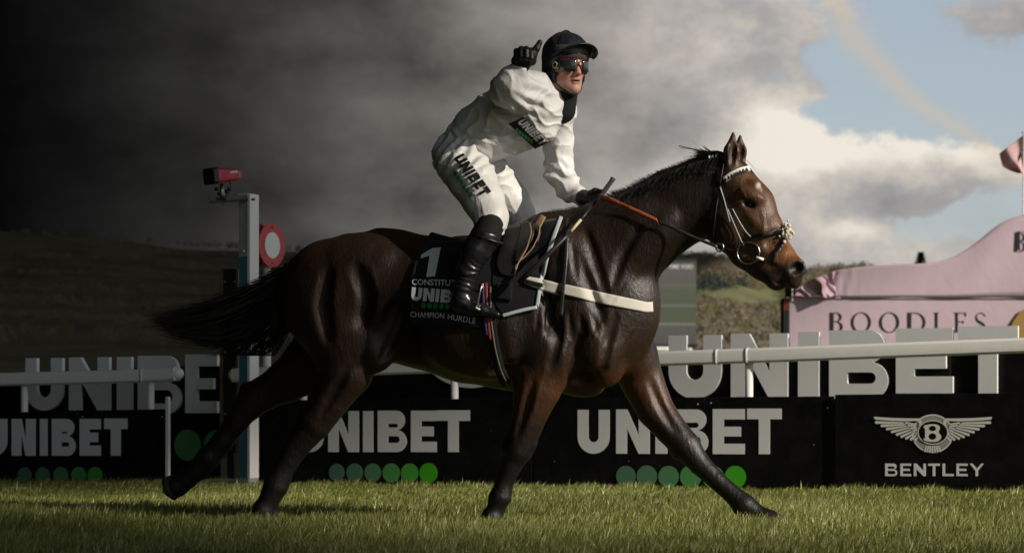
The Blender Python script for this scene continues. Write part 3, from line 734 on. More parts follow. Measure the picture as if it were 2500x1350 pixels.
def mirror_panel():
    d = 22.3; t = thing('sensor_panel', np.array(((562 - 1250) / FPX * d, d, 0)), 'narrow black upright panel with brass edges standing left of the teal post', 'panel')
    z = lambda py: CAMZ + (HORIZ - py) / FPX * d; zt = z(657); zb = z(1105); s = d / FPX
    ax = (np.array((math.cos(R(-20)), math.sin(R(-20)), 0)), np.array((math.sin(R(20)), math.cos(R(20)), 0)), UP)
    c = np.array(((565 - 1250) / FPX * d, d, (zt + zb) / 2))
    o = MB().box(c, (.062, .03, (zt - zb) / 2), ax).obj('panel', M['dark'], t)
    for sx in (-1, 1): MB().box(c + ax[0] * sx * .075 - ax[1] * .005, (.012, .04, (zt - zb) / 2), ax).obj('edge_strip', M['brass'], t)
    for py in (688, 860, 1010): 
        for sx in (-.045, .045): mk('screw', *MBell(c + ax[0] * sx - ax[1] * .032 + UP * (z(py) - c[2]), .006), M['rivet'], t)
    MB().box(np.array((c[0], c[1], zb / 2)), (.03, .02, zb / 2 + .02), ax).obj('foot', M['dark'], t)
    k = thing('kerb_slab', wp(528, 1180, 21.9) * (1, 1, 0), 'pale concrete slab in the grass at foot of the teal post', 'slab')
    o = MB().box(np.array(((525 - 1250) / FPX * 21.9, 21.95, .015)), (.24, .10, .03), (BT, BN, UP)).obj('concrete_block', M['concrete'], k); bevel(o, .008)
# ------------------------------------------------------------------ pink pavilion, flag, screen, vehicles
def pavilion():
    d = 42.0; s = d / FPX
    t = thing('pavilion', wp(2200, 1000, d) * (1, 1, 0), 'pink hospitality pavilion with swooping roof front and dark serif lettering behind the rail', 'pavilion')
    P = lambda px, py, dd=0.0: wp(px, py, d + dd)
    z = lambda py: CAMZ + (HORIZ - py) / FPX * d
    X = lambda px: (px - 1250) / FPX * d
    # lower wall
    xl, xr, zt = X(1928), X(2980), z(729); k6 = (d + 6) / d
    MB().add([(xl, d, -.1), (xr, d, -.1), (xr, d + 6, -.1), (xl * k6 + .1, d + 6, -.1), (xl, d, zt), (xr, d, zt), (xr, d + 6, zt), (xl * k6 + .1, d + 6, zt)], [(0, 1, 5, 4), (1, 2, 6, 5), (2, 3, 7, 6), (3, 0, 4, 7), (4, 5, 6, 7), (3, 2, 1, 0)]).obj('lower_wall', M['pink'], t)
    MB().box((X(1920), d + .25, (z(757) - .1) / 2), (X(1927) - X(1920.2), .25, (z(757) + .1) / 2)).obj('corner_panel', M['dark'], t)
    MB().box((X(1920), d + .25, (z(728) + z(757)) / 2 + .001), (X(1927) - X(1920.2), .25, (z(728) - z(757)) / 2)).obj('corner_cap', M['redtop'], t)
    # upper fascia: swooping outline, rippled at its loose left end
    top = smooth_line([(2030, 662), (2090, 652), (2150, 647), (2230, 644), (2285, 642), (2330, 628), (2385, 592), (2425, 556), (2446, 540), (2480, 529), (2530, 516), (2620, 505), (2760, 500), (2980, 498)], 90)
    nv = 14; V = []; F = []
    for i, (x, y) in enumerate(top):
        for j in range(nv):
            v = j / (nv - 1); py = y + (724 - y) * v
            edge = math.exp(-((x - 2030) / 45.0) ** 2)
            dd = -.06 + .05 * edge * math.sin((x - 2030) * .22 + v * 3) * (1 - v * .4) + .012 * math.sin(x * .03 + v * 4)
            V.append(P(x, py, dd))
    o = mk('upper_fascia', V, grid_faces(90, nv), M['pink'], t, True); solid(o, .02, 1)
    n = len(top); V = [P(x, y, -.05) for x, y in top] + [P(x, y, 5.0) * (1, 1, 0) + np.array((0, 0, z(y))) for x, y in top]
    V = [np.array(P(x, y, -.04)) for x, y in top] + [wp(x + 16, y + 26, d + 5) for x, y in top]
    o = mk('roof_sheet', V, [(i, i + 1, n + i + 1, n + i) for i in range(n - 1)], M['pink'], t, True); solid(o, .01, -1)
    # loose gathered cloth at the left end of the fascia
    nu, nv = 46, 22; V = []
    for i in range(nu):
        u = i / (nu - 1); x = 1940 + 100 * u
        yt = 712 - 50 * (u ** .62) - 2 * math.sin(u * 9); yb = 724 - 10 * (1 - u) * 0 - (3 * math.sin(u * 14))
        for j in range(nv):
            v = j / (nv - 1); py = yt + (yb - yt) * v; ang = (u * 1.5 - v * .55)
            fold = .045 * math.sin(ang * 11) * (1 - .6 * u) + .018 * math.sin(ang * 25 + 1) + .14 * math.exp(-((u - .72 + .15 * (1 - v)) / .05) ** 2)
            V.append(P(x + 6 * math.sin(v * 5 + u * 9) * (1 - v), py, -.12 - fold))
    o = mk('loose_cloth', V, grid_faces(nu, nv), mat('satin_pink_fabric', (.52, .33, .41), .32, .6, .05, 3), t, True); solid(o, .01, 1)
    MB().box((X(1950), d + .6, z(712)), (X(1966) - X(1950), .5, (z(690) - z(728)) / 2)).obj('shadow_gap', M['dark'], t)
    MB().tube([P(1934, 735, -.1), P(1934, 702, -.1)], .012, 8).obj('white_pole', M['white'], t)
    MB().box((X(2450), d - .01, z(727)), (X(2980) - X(2450), .02, .012)).obj('seam_strip', M['pink'], t)
    # mustard opening at the right
    c = [(2520, 900), (2462, 900), (2455, 850), (2460, 815), (2472, 785), (2490, 760), (2520, 745)]
    Vv, Ff = fill2d([[(X(a), z(b)) for a, b in c]], .04); mk('mustard_panel', [np.array((v[0], d - .03 + v[2], v[1])) for v in Vv], Ff, M['mustard'], t)
    c2 = [(2530, 900), (2430, 900), (2440, 835), (2450, 800), (2470, 765), (2500, 735), (2520, 735), (2500, 760), (2475, 790), (2463, 820), (2458, 850), (2465, 899)]
    # lettering
    x = 2026
    def write(word, x0, py0, py1, gap, layer):
        h = z(py0) - z(py1); cx = X(x0)
        for ch_ in word:
            cont, w = serif(ch_, h); Vv, Ff = fill2d(cont, .006)
            mk('letter', [np.array((cx + v[0], d - layer + v[2], z(py1) + v[1])) for v in Vv], Ff, M['navy'], t)
            cx += w + gap * s
    write('BOODLES', 2026, 763, 811, 20, .006)
    write('BOODLES', 2479, 566, 612, 26, .082)
    # flag on its pole
    f = thing('flag_pole', np.array(((2499 - 1250) / FPX * 44, 44, 0)), 'white pole with a pale pink flag at the top right edge', 'flag')
    px = (2499 - 1250) / FPX * 44; zz = lambda py: CAMZ + (HORIZ - py) / FPX * 44
    MB().tube([(px, 44, 0), (px, 44, zz(326))], [.03, .012], 10).obj('pole', M['white'], f, True)
    MB().ell((px - .008, 44, zz(324)), (.025, .02, .02)).obj('finial', M['white'], f, True)
    nu, nv = 26, 20; V = []
    for i in range(nu):
        u = i / (nu - 1)
        for j in range(nv):
            v = j / (nv - 1)
            xa = 2498 - 58 * u * (1 - v) ** .25 * (1 if v < .45 else max(.36, 1 - 1.15 * (v - .45))); ya = 331 + 92 * v + (1 - v) * 44 * u + 10 * u * math.sin(v * 3)
            V.append(wp(xa, ya, 44 + .10 * math.sin(u * 7 + v * 3) * (.2 + u)))
    o = mk('flag_cloth', V, grid_faces(nu, nv), mat('pale_pink_flag', (.72, .47, .46), .7, .2, .05, 4), f, True); solid(o, .006, 0)
    em = [(2487, 362), (2489, 372), (2493, 376), (2491, 386), (2488, 392), (2486, 399), (2484, 392), (2485, 382), (2488, 376), (2487, 368)]
    mk('emblem', [wp(a, b, 43.82) for a, b in em], [tuple(range(len(em)))], M['navy'], f)

def big_screen():
    d = 190.0; t = thing('video_screen', wp(1600, 1000, d) * (1, 1, 0), 'big outdoor screen showing green turf, behind the neck of the horse', 'screen')
    P = lambda px, py, dd=0.0: wp(px, py, d + dd)
    m = bpy.data.materials.new('screen_picture'); m.use_nodes = True; nt = m.node_tree; nt.nodes.clear(); b = NB(nt)
    uv = b.node('ShaderNodeTexCoord').outputs['Generated']; x, y, zc = b.sep(uv)
    n = b.noise(b.v('MULTIPLY', uv, (14, 1, 30)), 2.2, 5, .7)
    zz = b.m('ADD', zc, b.m('MULTIPLY', b.m('SUBTRACT', n, .5), .01))
    base = b.ramp(zz, [(0, (.085, .078, .066)), (.19, (.10, .092, .080)), (.225, (.10, .10, .075)), (.24, (.20, .19, .17)), (.262, (.088, .098, .062)), (.44, (.085, .096, .060)), (.462, (.15, .15, .13)), (.482, (.088, .098, .064)), (.66, (.092, .10, .066)), (.705, (.12, .115, .09)), (.75, (.105, .098, .08)), (.9, (.115, .103, .092)), (.95, (.10, .095, .08)), (1, (.06, .06, .058))])
    base = b.mul(base, b.m('ADD', .72, b.m('MULTIPLY', n, .56)))
    e = b.node('ShaderNodeEmission'); b.put(e.inputs[0], base); e.inputs[1].default_value = 1.0
    o = b.node('ShaderNodeOutputMaterial'); nt.links.new(e.outputs[0], o.inputs[0])
    a, c = P(1490, 840), P(1700, 637)
    V = [P(1490, 840), P(1700, 840), P(1700, 637), P(1490, 637)]; V += [v + np.array((0, .6, 0)) for v in V]
    mk('picture', V, [(0, 1, 2, 3), (4, 7, 6, 5), (0, 4, 5, 1), (2, 6, 7, 3), (1, 5, 6, 2), (0, 3, 7, 4)], m, t)
    MB().box((P(1595, 634)[0], d + .2, P(0, 634)[2]), (P(1702, 0)[0] - P(1595, 0)[0], .5, .09)).obj('top_frame', M['dark'], t)
    MB().box((P(1595, 634)[0], d + .2, P(0, 844)[2]), (P(1702, 0)[0] - P(1595, 0)[0], .5, .09)).obj('bottom_frame', M['dark'], t)
    for px in (1530, 1680): MB().box((P(px, 0)[0], d + .3, P(0, 850)[2] / 2), (.2, .2, P(0, 850)[2] / 2)).obj('leg', M['dark'], t)
    lit = bpy.data.materials.new('screen_caption'); lit.use_nodes = True; q = lit.node_tree.nodes['Principled BSDF']; q.inputs['Base Color'].default_value = (.3, .3, .29, 1); q.inputs['Emission Color'].default_value = (.36, .36, .34, 1); q.inputs['Emission Strength'].default_value = .8
    V, F = font_mesh('TIME VOID', .01); V = V - V.min(0); V = V / V[:, 0].max(); h = (P(1692, 0)[0] - P(1632, 0)[0])
    mk('caption', [P(1632, 656, -.06) + np.array((v[0] * h, 0, v[1] * h * 1.15)) for v in V], F, lit, t)

def vehicles():
    d = 85.0
    for k, (x0, x1, lab, top, low) in enumerate(((1588, 1634, 'white van roof with red stripe glimpsed behind the chest of the horse', M['white'], M['red']), (1677, 1690, 'small white vehicle glimpsed between two raised letters', M['white'], M['dark']))):
        t = thing('parked_van', wp((x0 + x1) / 2, 1000, d + k * 9) * (1, 1, 0), lab, 'van'); D = d + k * 9; s = D / FPX
        xa, xb = (x0 - 1250) * s, (x1 - 1250) * s; z = lambda py: CAMZ + (HORIZ - py) * s; zt = z(846 + 3 * k); w = xb - xa
        o = MB().box(((xa + xb) / 2, D + .8, (zt + z(858)) / 2), (w / 2, .8, (zt - z(858)) / 2)).obj('roof', top, t); bevel(o, .06, 3)
        o = MB().box(((xa + xb) / 2, D + .8, (z(858) + .35) / 2), (w / 2 * .99, .79, (z(858) - .35) / 2)).obj('body', low, t); bevel(o, .05)
        MB().box((xa + w * .22, D - .003, z(855)), (w * .08, .02, .09)).obj('window', M['dark'], t)
        for sx in (.2, .8): MB().tube([(xa + w * sx, D - .02, .33), (xa + w * sx, D + .2, .33)], .33, 16).obj('wheel', M['dark'], t)

# ------------------------------------------------------------------ land
RIDGE = [(-3500, 690), (-1200, 610), (-300, 578), (0, 572), (200, 578), (350, 590), (480, 600), (600, 605), (750, 611), (1000, 640), (1300, 660), (1480, 648), (1600, 640), (1710, 636), (1760, 643), (1810, 655), (1860, 672), (1900, 684), (1960, 676), (2040, 666), (2150, 668), (2300, 690), (2700, 700), (4500, 760)]
def ridge(px): return np.interp(px, [q[0] for q in RIDGE], [q[1] for q in RIDGE])
def land_z(px, d):
    e = (HORIZ - ridge(px)) / FPX; D0 = 1500.0
    t = np.clip((d - 160) / (D0 - 160), 0, 1); t = t * (.35 + .65 * t)
    z = e * D0 * t
    return np.where(d > D0, e * D0 * (1 - (d - D0) / 4000), z)
def hills():
    px = np.concatenate([np.linspace(-3500, -300, 24), np.linspace(-260, 2760, 220), np.linspace(2900, 4500, 14)]); dd = np.concatenate([np.linspace(120, 1500, 110), np.array([1650, 1900, 2400, 3200])])
    V = []; 
    PX, D = np.meshgrid(px, dd, indexing='ij'); Z = land_z(PX, D); X = (PX - 1250) / FPX * D
    Pp = np.stack([X.ravel(), D.ravel(), Z.ravel() * 0], 1)
    Z = Z.ravel() + fbm(Pp, 1 / 130.0, 4, 3) * np.clip((D.ravel() - 220) / 900, 0, 1) * 4.5 * np.clip((1560 - D.ravel()) / 100, .25, 1); Z[D.ravel() <= 121] = -1.0
    V = np.stack([X.ravel(), D.ravel(), Z], 1)
    m = bpy.data.materials.new('winter_hillside'); m.use_nodes = True; nt = m.node_tree; nt.nodes.clear(); b = NB(nt)
    p = b.node('ShaderNodeBsdfPrincipled'); out = b.node('ShaderNodeOutputMaterial'); nt.links.new(p.outputs[0], out.inputs[0])
    co = b.node('ShaderNodeTexCoord').outputs['Object']; cx, cy, cz = b.sep(co)
    f1 = b.noise(b.v('MULTIPLY', co, (1, .45, 1)), .012, 6, .6); f2 = b.noise(b.v('MULTIPLY', co, (1, .5, 1)), .045, 5, .65)
    right = b.sstep(cx, 20, 70)
    brown = b.ramp(f2, [(0.3, (.09, .075, .052)), (.5, (.16, .13, .085)), (.7, (.22, .18, .115))])
    green = b.ramp(f2, [(0.3, (.115, .13, .06)), (.6, (.15, .165, .078)), (.8, (.19, .195, .095))])
    c = b.mix(b.m('MULTIPLY', b.sstep(f1, .34, .50), b.m('ADD', .12, b.m('MULTIPLY', right, .88))), brown, green)
    b.put(p.inputs['Base Color'], c); p.inputs['Roughness'].default_value = .95; p.inputs['Specular IOR Level'].default_value = .1
    o = mk('hills', V, np.array(grid_faces(len(px), len(dd))), m, None, True); props(o, kind='structure')
    # ground sheet
    g = bpy.data.materials.new('turf_soil'); g.use_nodes = True; nt = g.node_tree; nt.nodes.clear(); b = NB(nt)
    p = b.node('ShaderNodeBsdfPrincipled'); out = b.node('ShaderNodeOutputMaterial'); nt.links.new(p.outputs[0], out.inputs[0])
    co = b.node('ShaderNodeTexCoord').outputs['Object']
    f = b.noise(co, 3, 6, .6); f3 = b.noise(co, .05, 4, .6)
    c = b.mix(f3, b.ramp(f, [(0, (.04, .052, .012)), (.6, (.075, .10, .022)), (1, (.11, .135, .035))]), (.10, .105, .035))
    b.put(p.inputs['Base Color'], c); p.inputs['Roughness'].default_value = .95; p.inputs['Specular IOR Level'].default_value = .1
    n = 64; V = [(0, 0, 0)]; F = []
    rr = [5, 12, 25, 60, 150, 500, 2000, 9000]
    for r in rr: V += [(r * math.cos(a), r * math.sin(a), 0) for a in np.linspace(0, 2 * math.pi, n, endpoint=False)]
    F = [(0, 1 + i, 1 + (i + 1) % n) for i in range(n)]
    for k in range(len(rr) - 1): F += [(1 + k * n + i, 1 + (k + 1) * n + i, 1 + (k + 1) * n + (i + 1) % n, 1 + k * n + (i + 1) % n) for i in range(n)]
    props(mk('ground', V, F, g), kind='structure')

def crown_quads(rng, cx, cy, cz, rx, rz, n, leaf):
    "leaf clump faces spread through a crown's volume"
    q = rng.normal(size=(n, 3)); q /= np.linalg.norm(q, axis=1, keepdims=True); q *= (rng.random(n) ** .45)[:, None]
    c = np.array((cx, cy, cz)) + q * np.array((rx, rx, rz))
    a = rng.normal(size=(n, 3)); a /= np.linalg.norm(a, axis=1, keepdims=True); b_ = np.cross(a, rng.normal(size=(n, 3))); b_ /= np.linalg.norm(b_, axis=1, keepdims=True)
    s_ = leaf * (.6 + .8 * rng.random(n))[:, None]
    return np.stack([c - a * s_, c + b_ * s_ * .7, c + a * s_, c - b_ * s_ * .7], 1).reshape(-1, 3)
def twig_mat(name, colr):
    "leafless canopy: part of the light passes through"
    m = mat(name, colr, .95, .05, .35, .03); nt = m.node_tree; p = nt.nodes['Principled BSDF']; b = NB(nt)
    tr = b.node('ShaderNodeBsdfTranslucent'); nt.links.new(p.inputs['Base Color'].links[0].from_socket, tr.inputs[0]); mx = b.node('ShaderNodeMixShader'); mx.inputs[0].default_value = .45
    nt.links.new(p.outputs[0], mx.inputs[1]); nt.links.new(tr.outputs[0], mx.inputs[2]); out = [n for n in nt.nodes if n.type == 'OUTPUT_MATERIAL'][0]; nt.links.new(mx.outputs[0], out.inputs[0]); return m
def woods():
    rng = np.random.default_rng(5)
    kinds = {'bare': ((.27, .225, .18), []), 'olive': ((.21, .20, .10), []), 'conifer': ((.07, .085, .085), [])}
    # right hillside: bands of wood laid out on the slope, a grass field left open
    def put(px, d, kind, size):
        x = (px - 1250) / FPX * d; z = float(land_z(px, d)); kinds[kind][1].append((x, d, z, size))
    cand = 0
    while cand < 6000:
        cand += 1
        d = 330 + 1190 * rng.random() ** .8; px = 1560 + 560 * rng.random() if rng.random() < .8 else 2000 + 700 * rng.random()
        w = math.sin(px * .013 + d * .006) + .9 * math.sin(d * .0135 + 1.3) + .7 * math.sin(px * .031 - d * .009)
        py = HORIZ - FPX * (float(land_z(px, d)) - CAMZ) / d
        field = (1790 < px < 1940 and 708 < py < 772 - (px - 1790) * .06) or (1700 < px < 1800 and 736 < py < 752) or (1700 < px < 1790 and 786 < py < 800)
        if field and rng.random() > .025: continue
        if py < 715 or w > .1 or py > 755:
            kk = 'conifer' if (695 < py < 735 and px < 1830 and rng.random() < .75) or rng.random() < .06 else ('olive' if rng.random() < .3 else 'bare')
            put(px, d, kk, (2.6 + 2.8 * rng.random()) * (d / 900) ** .5)
    for _ in range(900):                                            # left moor hedges
        px = -250 + 1050 * rng.random(); row = rng.integers(0, 7); d = 520 + row * 150 + 18 * math.sin(px * .01 + row) + rng.normal() * 8
        put(px, d, 'bare' if rng.random() < .75 else 'olive', 1.6 + 2.0 * rng.random())
    for _ in range(300):
        px = 1500 + 1200 * rng.random() if rng.random() < .7 else -200 + 1000 * rng.random(); put(px, 1490 + 20 * rng.random(), 'bare', (2.4 if px > 1400 else 2.0) + 2.2 * rng.random())
    for _ in range(130):
        px = 1540 + 420 * rng.random(); put(px, 230 + 60 * rng.random(), 'bare' if rng.random() < .7 else 'olive', 1.6 + 1.2 * rng.random())
    names = {'bare': 'bare_winter_woodland', 'olive': 'olive_woodland', 'conifer': 'dark_conifer_woodland'}
    lab = {'bare': 'grey brown leafless woodland spread across the far hillside', 'olive': 'olive green trees mixed through the far hillside', 'conifer': 'dark conifer belt across the far right hillside'}
    for k, (colr, L) in kinds.items():
        Vs = []
        for x, y, z, s_ in L:
            Vs.append(crown_quads(rng, x, y, z + s_ * .55, s_ * (.62 if k != 'conifer' else .42), s_ * (.6 if k != 'conifer' else .75), 70 if y < 700 else 48, s_ * (.085 if y < 700 else .105)))
        V = np.concatenate(Vs); F = np.arange(len(V)).reshape(-1, 4)
        o = mk(names[k], V, F, twig_mat(names[k], colr), None); props(o, lab[k], 'woodland', None, 'stuff')

def lone_trees():
    rng = np.random.default_rng(11)
    # bare tree above the left end of the pavilion
    d = 320.0; b0 = wp(2040, 668, d); t = thing('bare_tree', b0 - UP * 5, 'small bare tree on the skyline just left of the pavilion roof', 'tree')
    MB().tube([b0 - UP * 5, b0, b0 + UP * .7], [.22, .18, .1], 7).obj('trunk', mat('grey_bark', (.09, .075, .06), .9, .1, .2, 3), t, True)
    mb = MB()
    for i in range(60):
        a = rng.random() * 6.28; r = .4 + 1.1 * rng.random(); zz = .25 + 1.2 * rng.random() * (1.2 - r / 1.8)
        p1 = b0 + np.array((math.cos(a) * r * .5, math.sin(a) * r * .5, .45 * zz + .2)); p2 = b0 + np.array((math.cos(a) * r, math.sin(a) * r, zz))
        mb.tube([b0 + UP * .2 * rng.random(), p1, p2], [.045, .03, .012], 4, False)
    mb.obj('crown', mat('grey_twigs', (.10, .085, .07), .9, .1), t)
    d = 70.0; b0 = wp(2248, 1000, d) * (1, 1, 0); top = wp(2248, 617, d)[2]; t = thing('conifer_tree', b0, 'dark green conifer tip rising above the pink pavilion roof', 'tree')
    MB().tube([b0, b0 + UP * (top - .1)], [.14, .02], 8).obj('trunk', mat('brown_bark', (.07, .05, .035), .9, .1), t, True)
    V = []; n = 2600
    for i in range(n):
        h = 1 - .75 * rng.random() ** 1.7; r = (1 - h) * 2.1 * (.35 + .65 * rng.random() ** .5) + .02; a = rng.random() * 6.28; zz = top * h
        c = b0 + np.array((math.cos(a) * r, math.sin(a) * r, zz)); u = np.array((math.cos(a), math.sin(a), .35 - .2 * rng.random())) * .075; w = np.array((-math.sin(a), math.cos(a), 0)) * .03
        V += [c - u, c + w, c + u, c - w]
    mk('crown', V, np.arange(len(V)).reshape(-1, 4), mat('conifer_green', (.03, .055, .022), .8, .2, .3, 4), t)

def shade_slabs():
    "unseen slabs added overhead to put shade on the left of the course"
    m = mat('shade_slab', (.16, .16, .17), 1.0, .0, .3, .01)
    def cloud(poly, h, thick, seed):
        k = h / SUN.z; rng = np.random.default_rng(seed)
        out = resample(poly + [poly[0]], 220)[:-1]
        V, F = fill2d([[tuple(q) for q in out]], 0)
        V, F = subdivide(V, F, thick * 3)
        n = len(V); c = np.c_[V[:, 0], V[:, 1]] + np.array((SUN.x, SUN.y)) * k
        P = np.c_[c, np.zeros(n)]; nz = fbm(P, 1 / (thick * 3), 3, seed)
        bot = np.c_[c, np.full(n, h)]; top_ = np.c_[c, h + thick * (.5 + .35 * nz)]
        FF = [tuple(f) for f in F] + [tuple(i + n for i in f[::-1]) for f in F]
        # close the rim
        from collections import Counter
        cnt = Counter(); 
        for f in F:
            for a, b in zip(f, f[1:] + f[:1]): cnt[(min(a, b), max(a, b))] += 1
        for f in F:
            for a, b in zip(f, f[1:] + f[:1]):
                if cnt[(min(a, b), max(a, b))] == 1: FF.append((b, a, a + n, b + n))
        o = mk('shade_slab', np.concatenate([bot, top_]), FF, m, None, True); props(o, kind='structure')
    CL = SHADE_SLABS
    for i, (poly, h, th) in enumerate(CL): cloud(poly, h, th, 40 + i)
SHADE_SLABS = [  # added out-of-view blockers, outlined by the shade they drop on the left
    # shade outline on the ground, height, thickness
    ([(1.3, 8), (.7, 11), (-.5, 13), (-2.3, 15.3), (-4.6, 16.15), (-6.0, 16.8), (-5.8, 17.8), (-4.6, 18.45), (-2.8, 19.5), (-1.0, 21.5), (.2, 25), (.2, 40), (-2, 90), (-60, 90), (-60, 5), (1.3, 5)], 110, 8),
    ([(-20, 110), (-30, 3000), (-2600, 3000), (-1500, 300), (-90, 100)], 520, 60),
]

# ------------------------------------------------------------------ grass
def grass():
    rng = np.random.default_rng(3)
    N = 540000; NM = 110000
    u = rng.random(N); y = 10.6 + 11.8 * u ** 1.25
    x = (rng.random(N) * 2 - 1) * (.205 * y + .55)
    y = np.r_[y, 9.5 + 13.5 * rng.random(NM)]; sgn = np.where(rng.random(NM) < .5, -1, 1); x = np.r_[x, sgn * (.205 * y[N:] + .55 + 3.0 * rng.random(NM) ** 1.3)]; N += NM
    P = np.stack([x, y, np.zeros(N)], 1)
    patch = fbm(P, 1.1, 3, 1); fine = fbm(P, 5.0, 2, 9)
    ok = (patch * .5 + fine * .5 + rng.random(N) * 1.3) > -.05
    P = P[ok]; patch = patch[ok]; fine = fine[ok]; n = len(P)
    nearboard = np.clip((P[:, 1] - (19.6 - .396 * P[:, 0])) / 1.2, 0, 1)
    h = (.031 + .044 * rng.random(n) ** 2) * (1 + .45 * patch + .45 * fine) * (1 - .42 * np.clip((P[:, 1] - 15.5) / 3.5, 0, 1)) * (1 + .35 * nearboard * (fine > .1)); h *= np.where(rng.random(n) < .03, 1.6, 1.0); h = np.clip(h, .012, .095)
    w = .0013 + .0015 * rng.random(n) ** 2; w *= np.clip(P[:, 1] / 13.0, 1, 1.6)
    a = rng.random(n) * 6.283; lean = (.10 + .75 * rng.random(n) ** 1.4) * h
    dirx = np.cos(a) * lean + .012 * (1 + fine) ; diry = np.sin(a) * lean
    b = a + 1.57 + rng.normal(size=n) * .5; wx = np.cos(b) * w; wy = np.sin(b) * w
    V = np.empty((n, 5, 3)); z0 = P[:, 2] - .006
    V[:, 0] = np.stack([P[:, 0] - wx, P[:, 1] - wy, z0], 1); V[:, 1] = np.stack([P[:, 0] + wx, P[:, 1] + wy, z0], 1)
    mx, my = P[:, 0] + dirx * .38, P[:, 1] + diry * .38; mz = h * .62
    V[:, 2] = np.stack([mx + wx * .8, my + wy * .8, mz], 1); V[:, 3] = np.stack([mx - wx * .8, my - wy * .8, mz], 1)
    V[:, 4] = np.stack([P[:, 0] + dirx, P[:, 1] + diry, h], 1)
    i5 = np.arange(n)[:, None] * 5
    F = np.concatenate([i5 + np.array((0, 1, 2)), i5 + np.array((0, 2, 3)), i5 + np.array((3, 2, 4))])
    g = np.stack([np.full(n, .132), np.full(n, .160), np.full(n, .026)], 1)
    dry = np.clip(rng.normal(.18, .30, n) + .25 * patch, 0, 1)[:, None]
    c = g * (1 - dry) + np.array((.30, .28, .10)) * dry
    pale = rng.random(n) < .09 + .05 * patch; c[pale] = np.array((.50, .50, .24)); big = fbm(P, .55, 2, 31); c = c * (1 + .28 * big)[:, None]
    c *= (.6 + .9 * rng.random(n))[:, None]
    C = np.ones((n, 5, 4)); C[:, :, :3] = c[:, None, :]
    m = bpy.data.materials.new('turf_grass'); m.use_nodes = True; nt = m.node_tree; nt.nodes.clear(); bb = NB(nt)
    p = bb.node('ShaderNodeBsdfPrincipled'); tr = bb.node('ShaderNodeBsdfTranslucent'); mixs = bb.node('ShaderNodeMixShader'); out = bb.node('ShaderNodeOutputMaterial')
    vc = bb.node('ShaderNodeVertexColor', layer_name='Col').outputs[0]
    bb.put(p.inputs['Base Color'], vc); p.inputs['Roughness'].default_value = .5; p.inputs['Specular IOR Level'].default_value = .35; bb.put(tr.inputs[0], vc)
    mixs.inputs[0].default_value = .3; nt.links.new(p.outputs[0], mixs.inputs[1]); nt.links.new(tr.outputs[0], mixs.inputs[2]); nt.links.new(mixs.outputs[0], out.inputs[0])
    o = mk('turf_grass', V.reshape(-1, 3), F, m, None, False, colors=C.reshape(-1, 4)); props(o, 'short green and straw coloured racecourse turf across the foreground', 'grass', None, 'stuff')
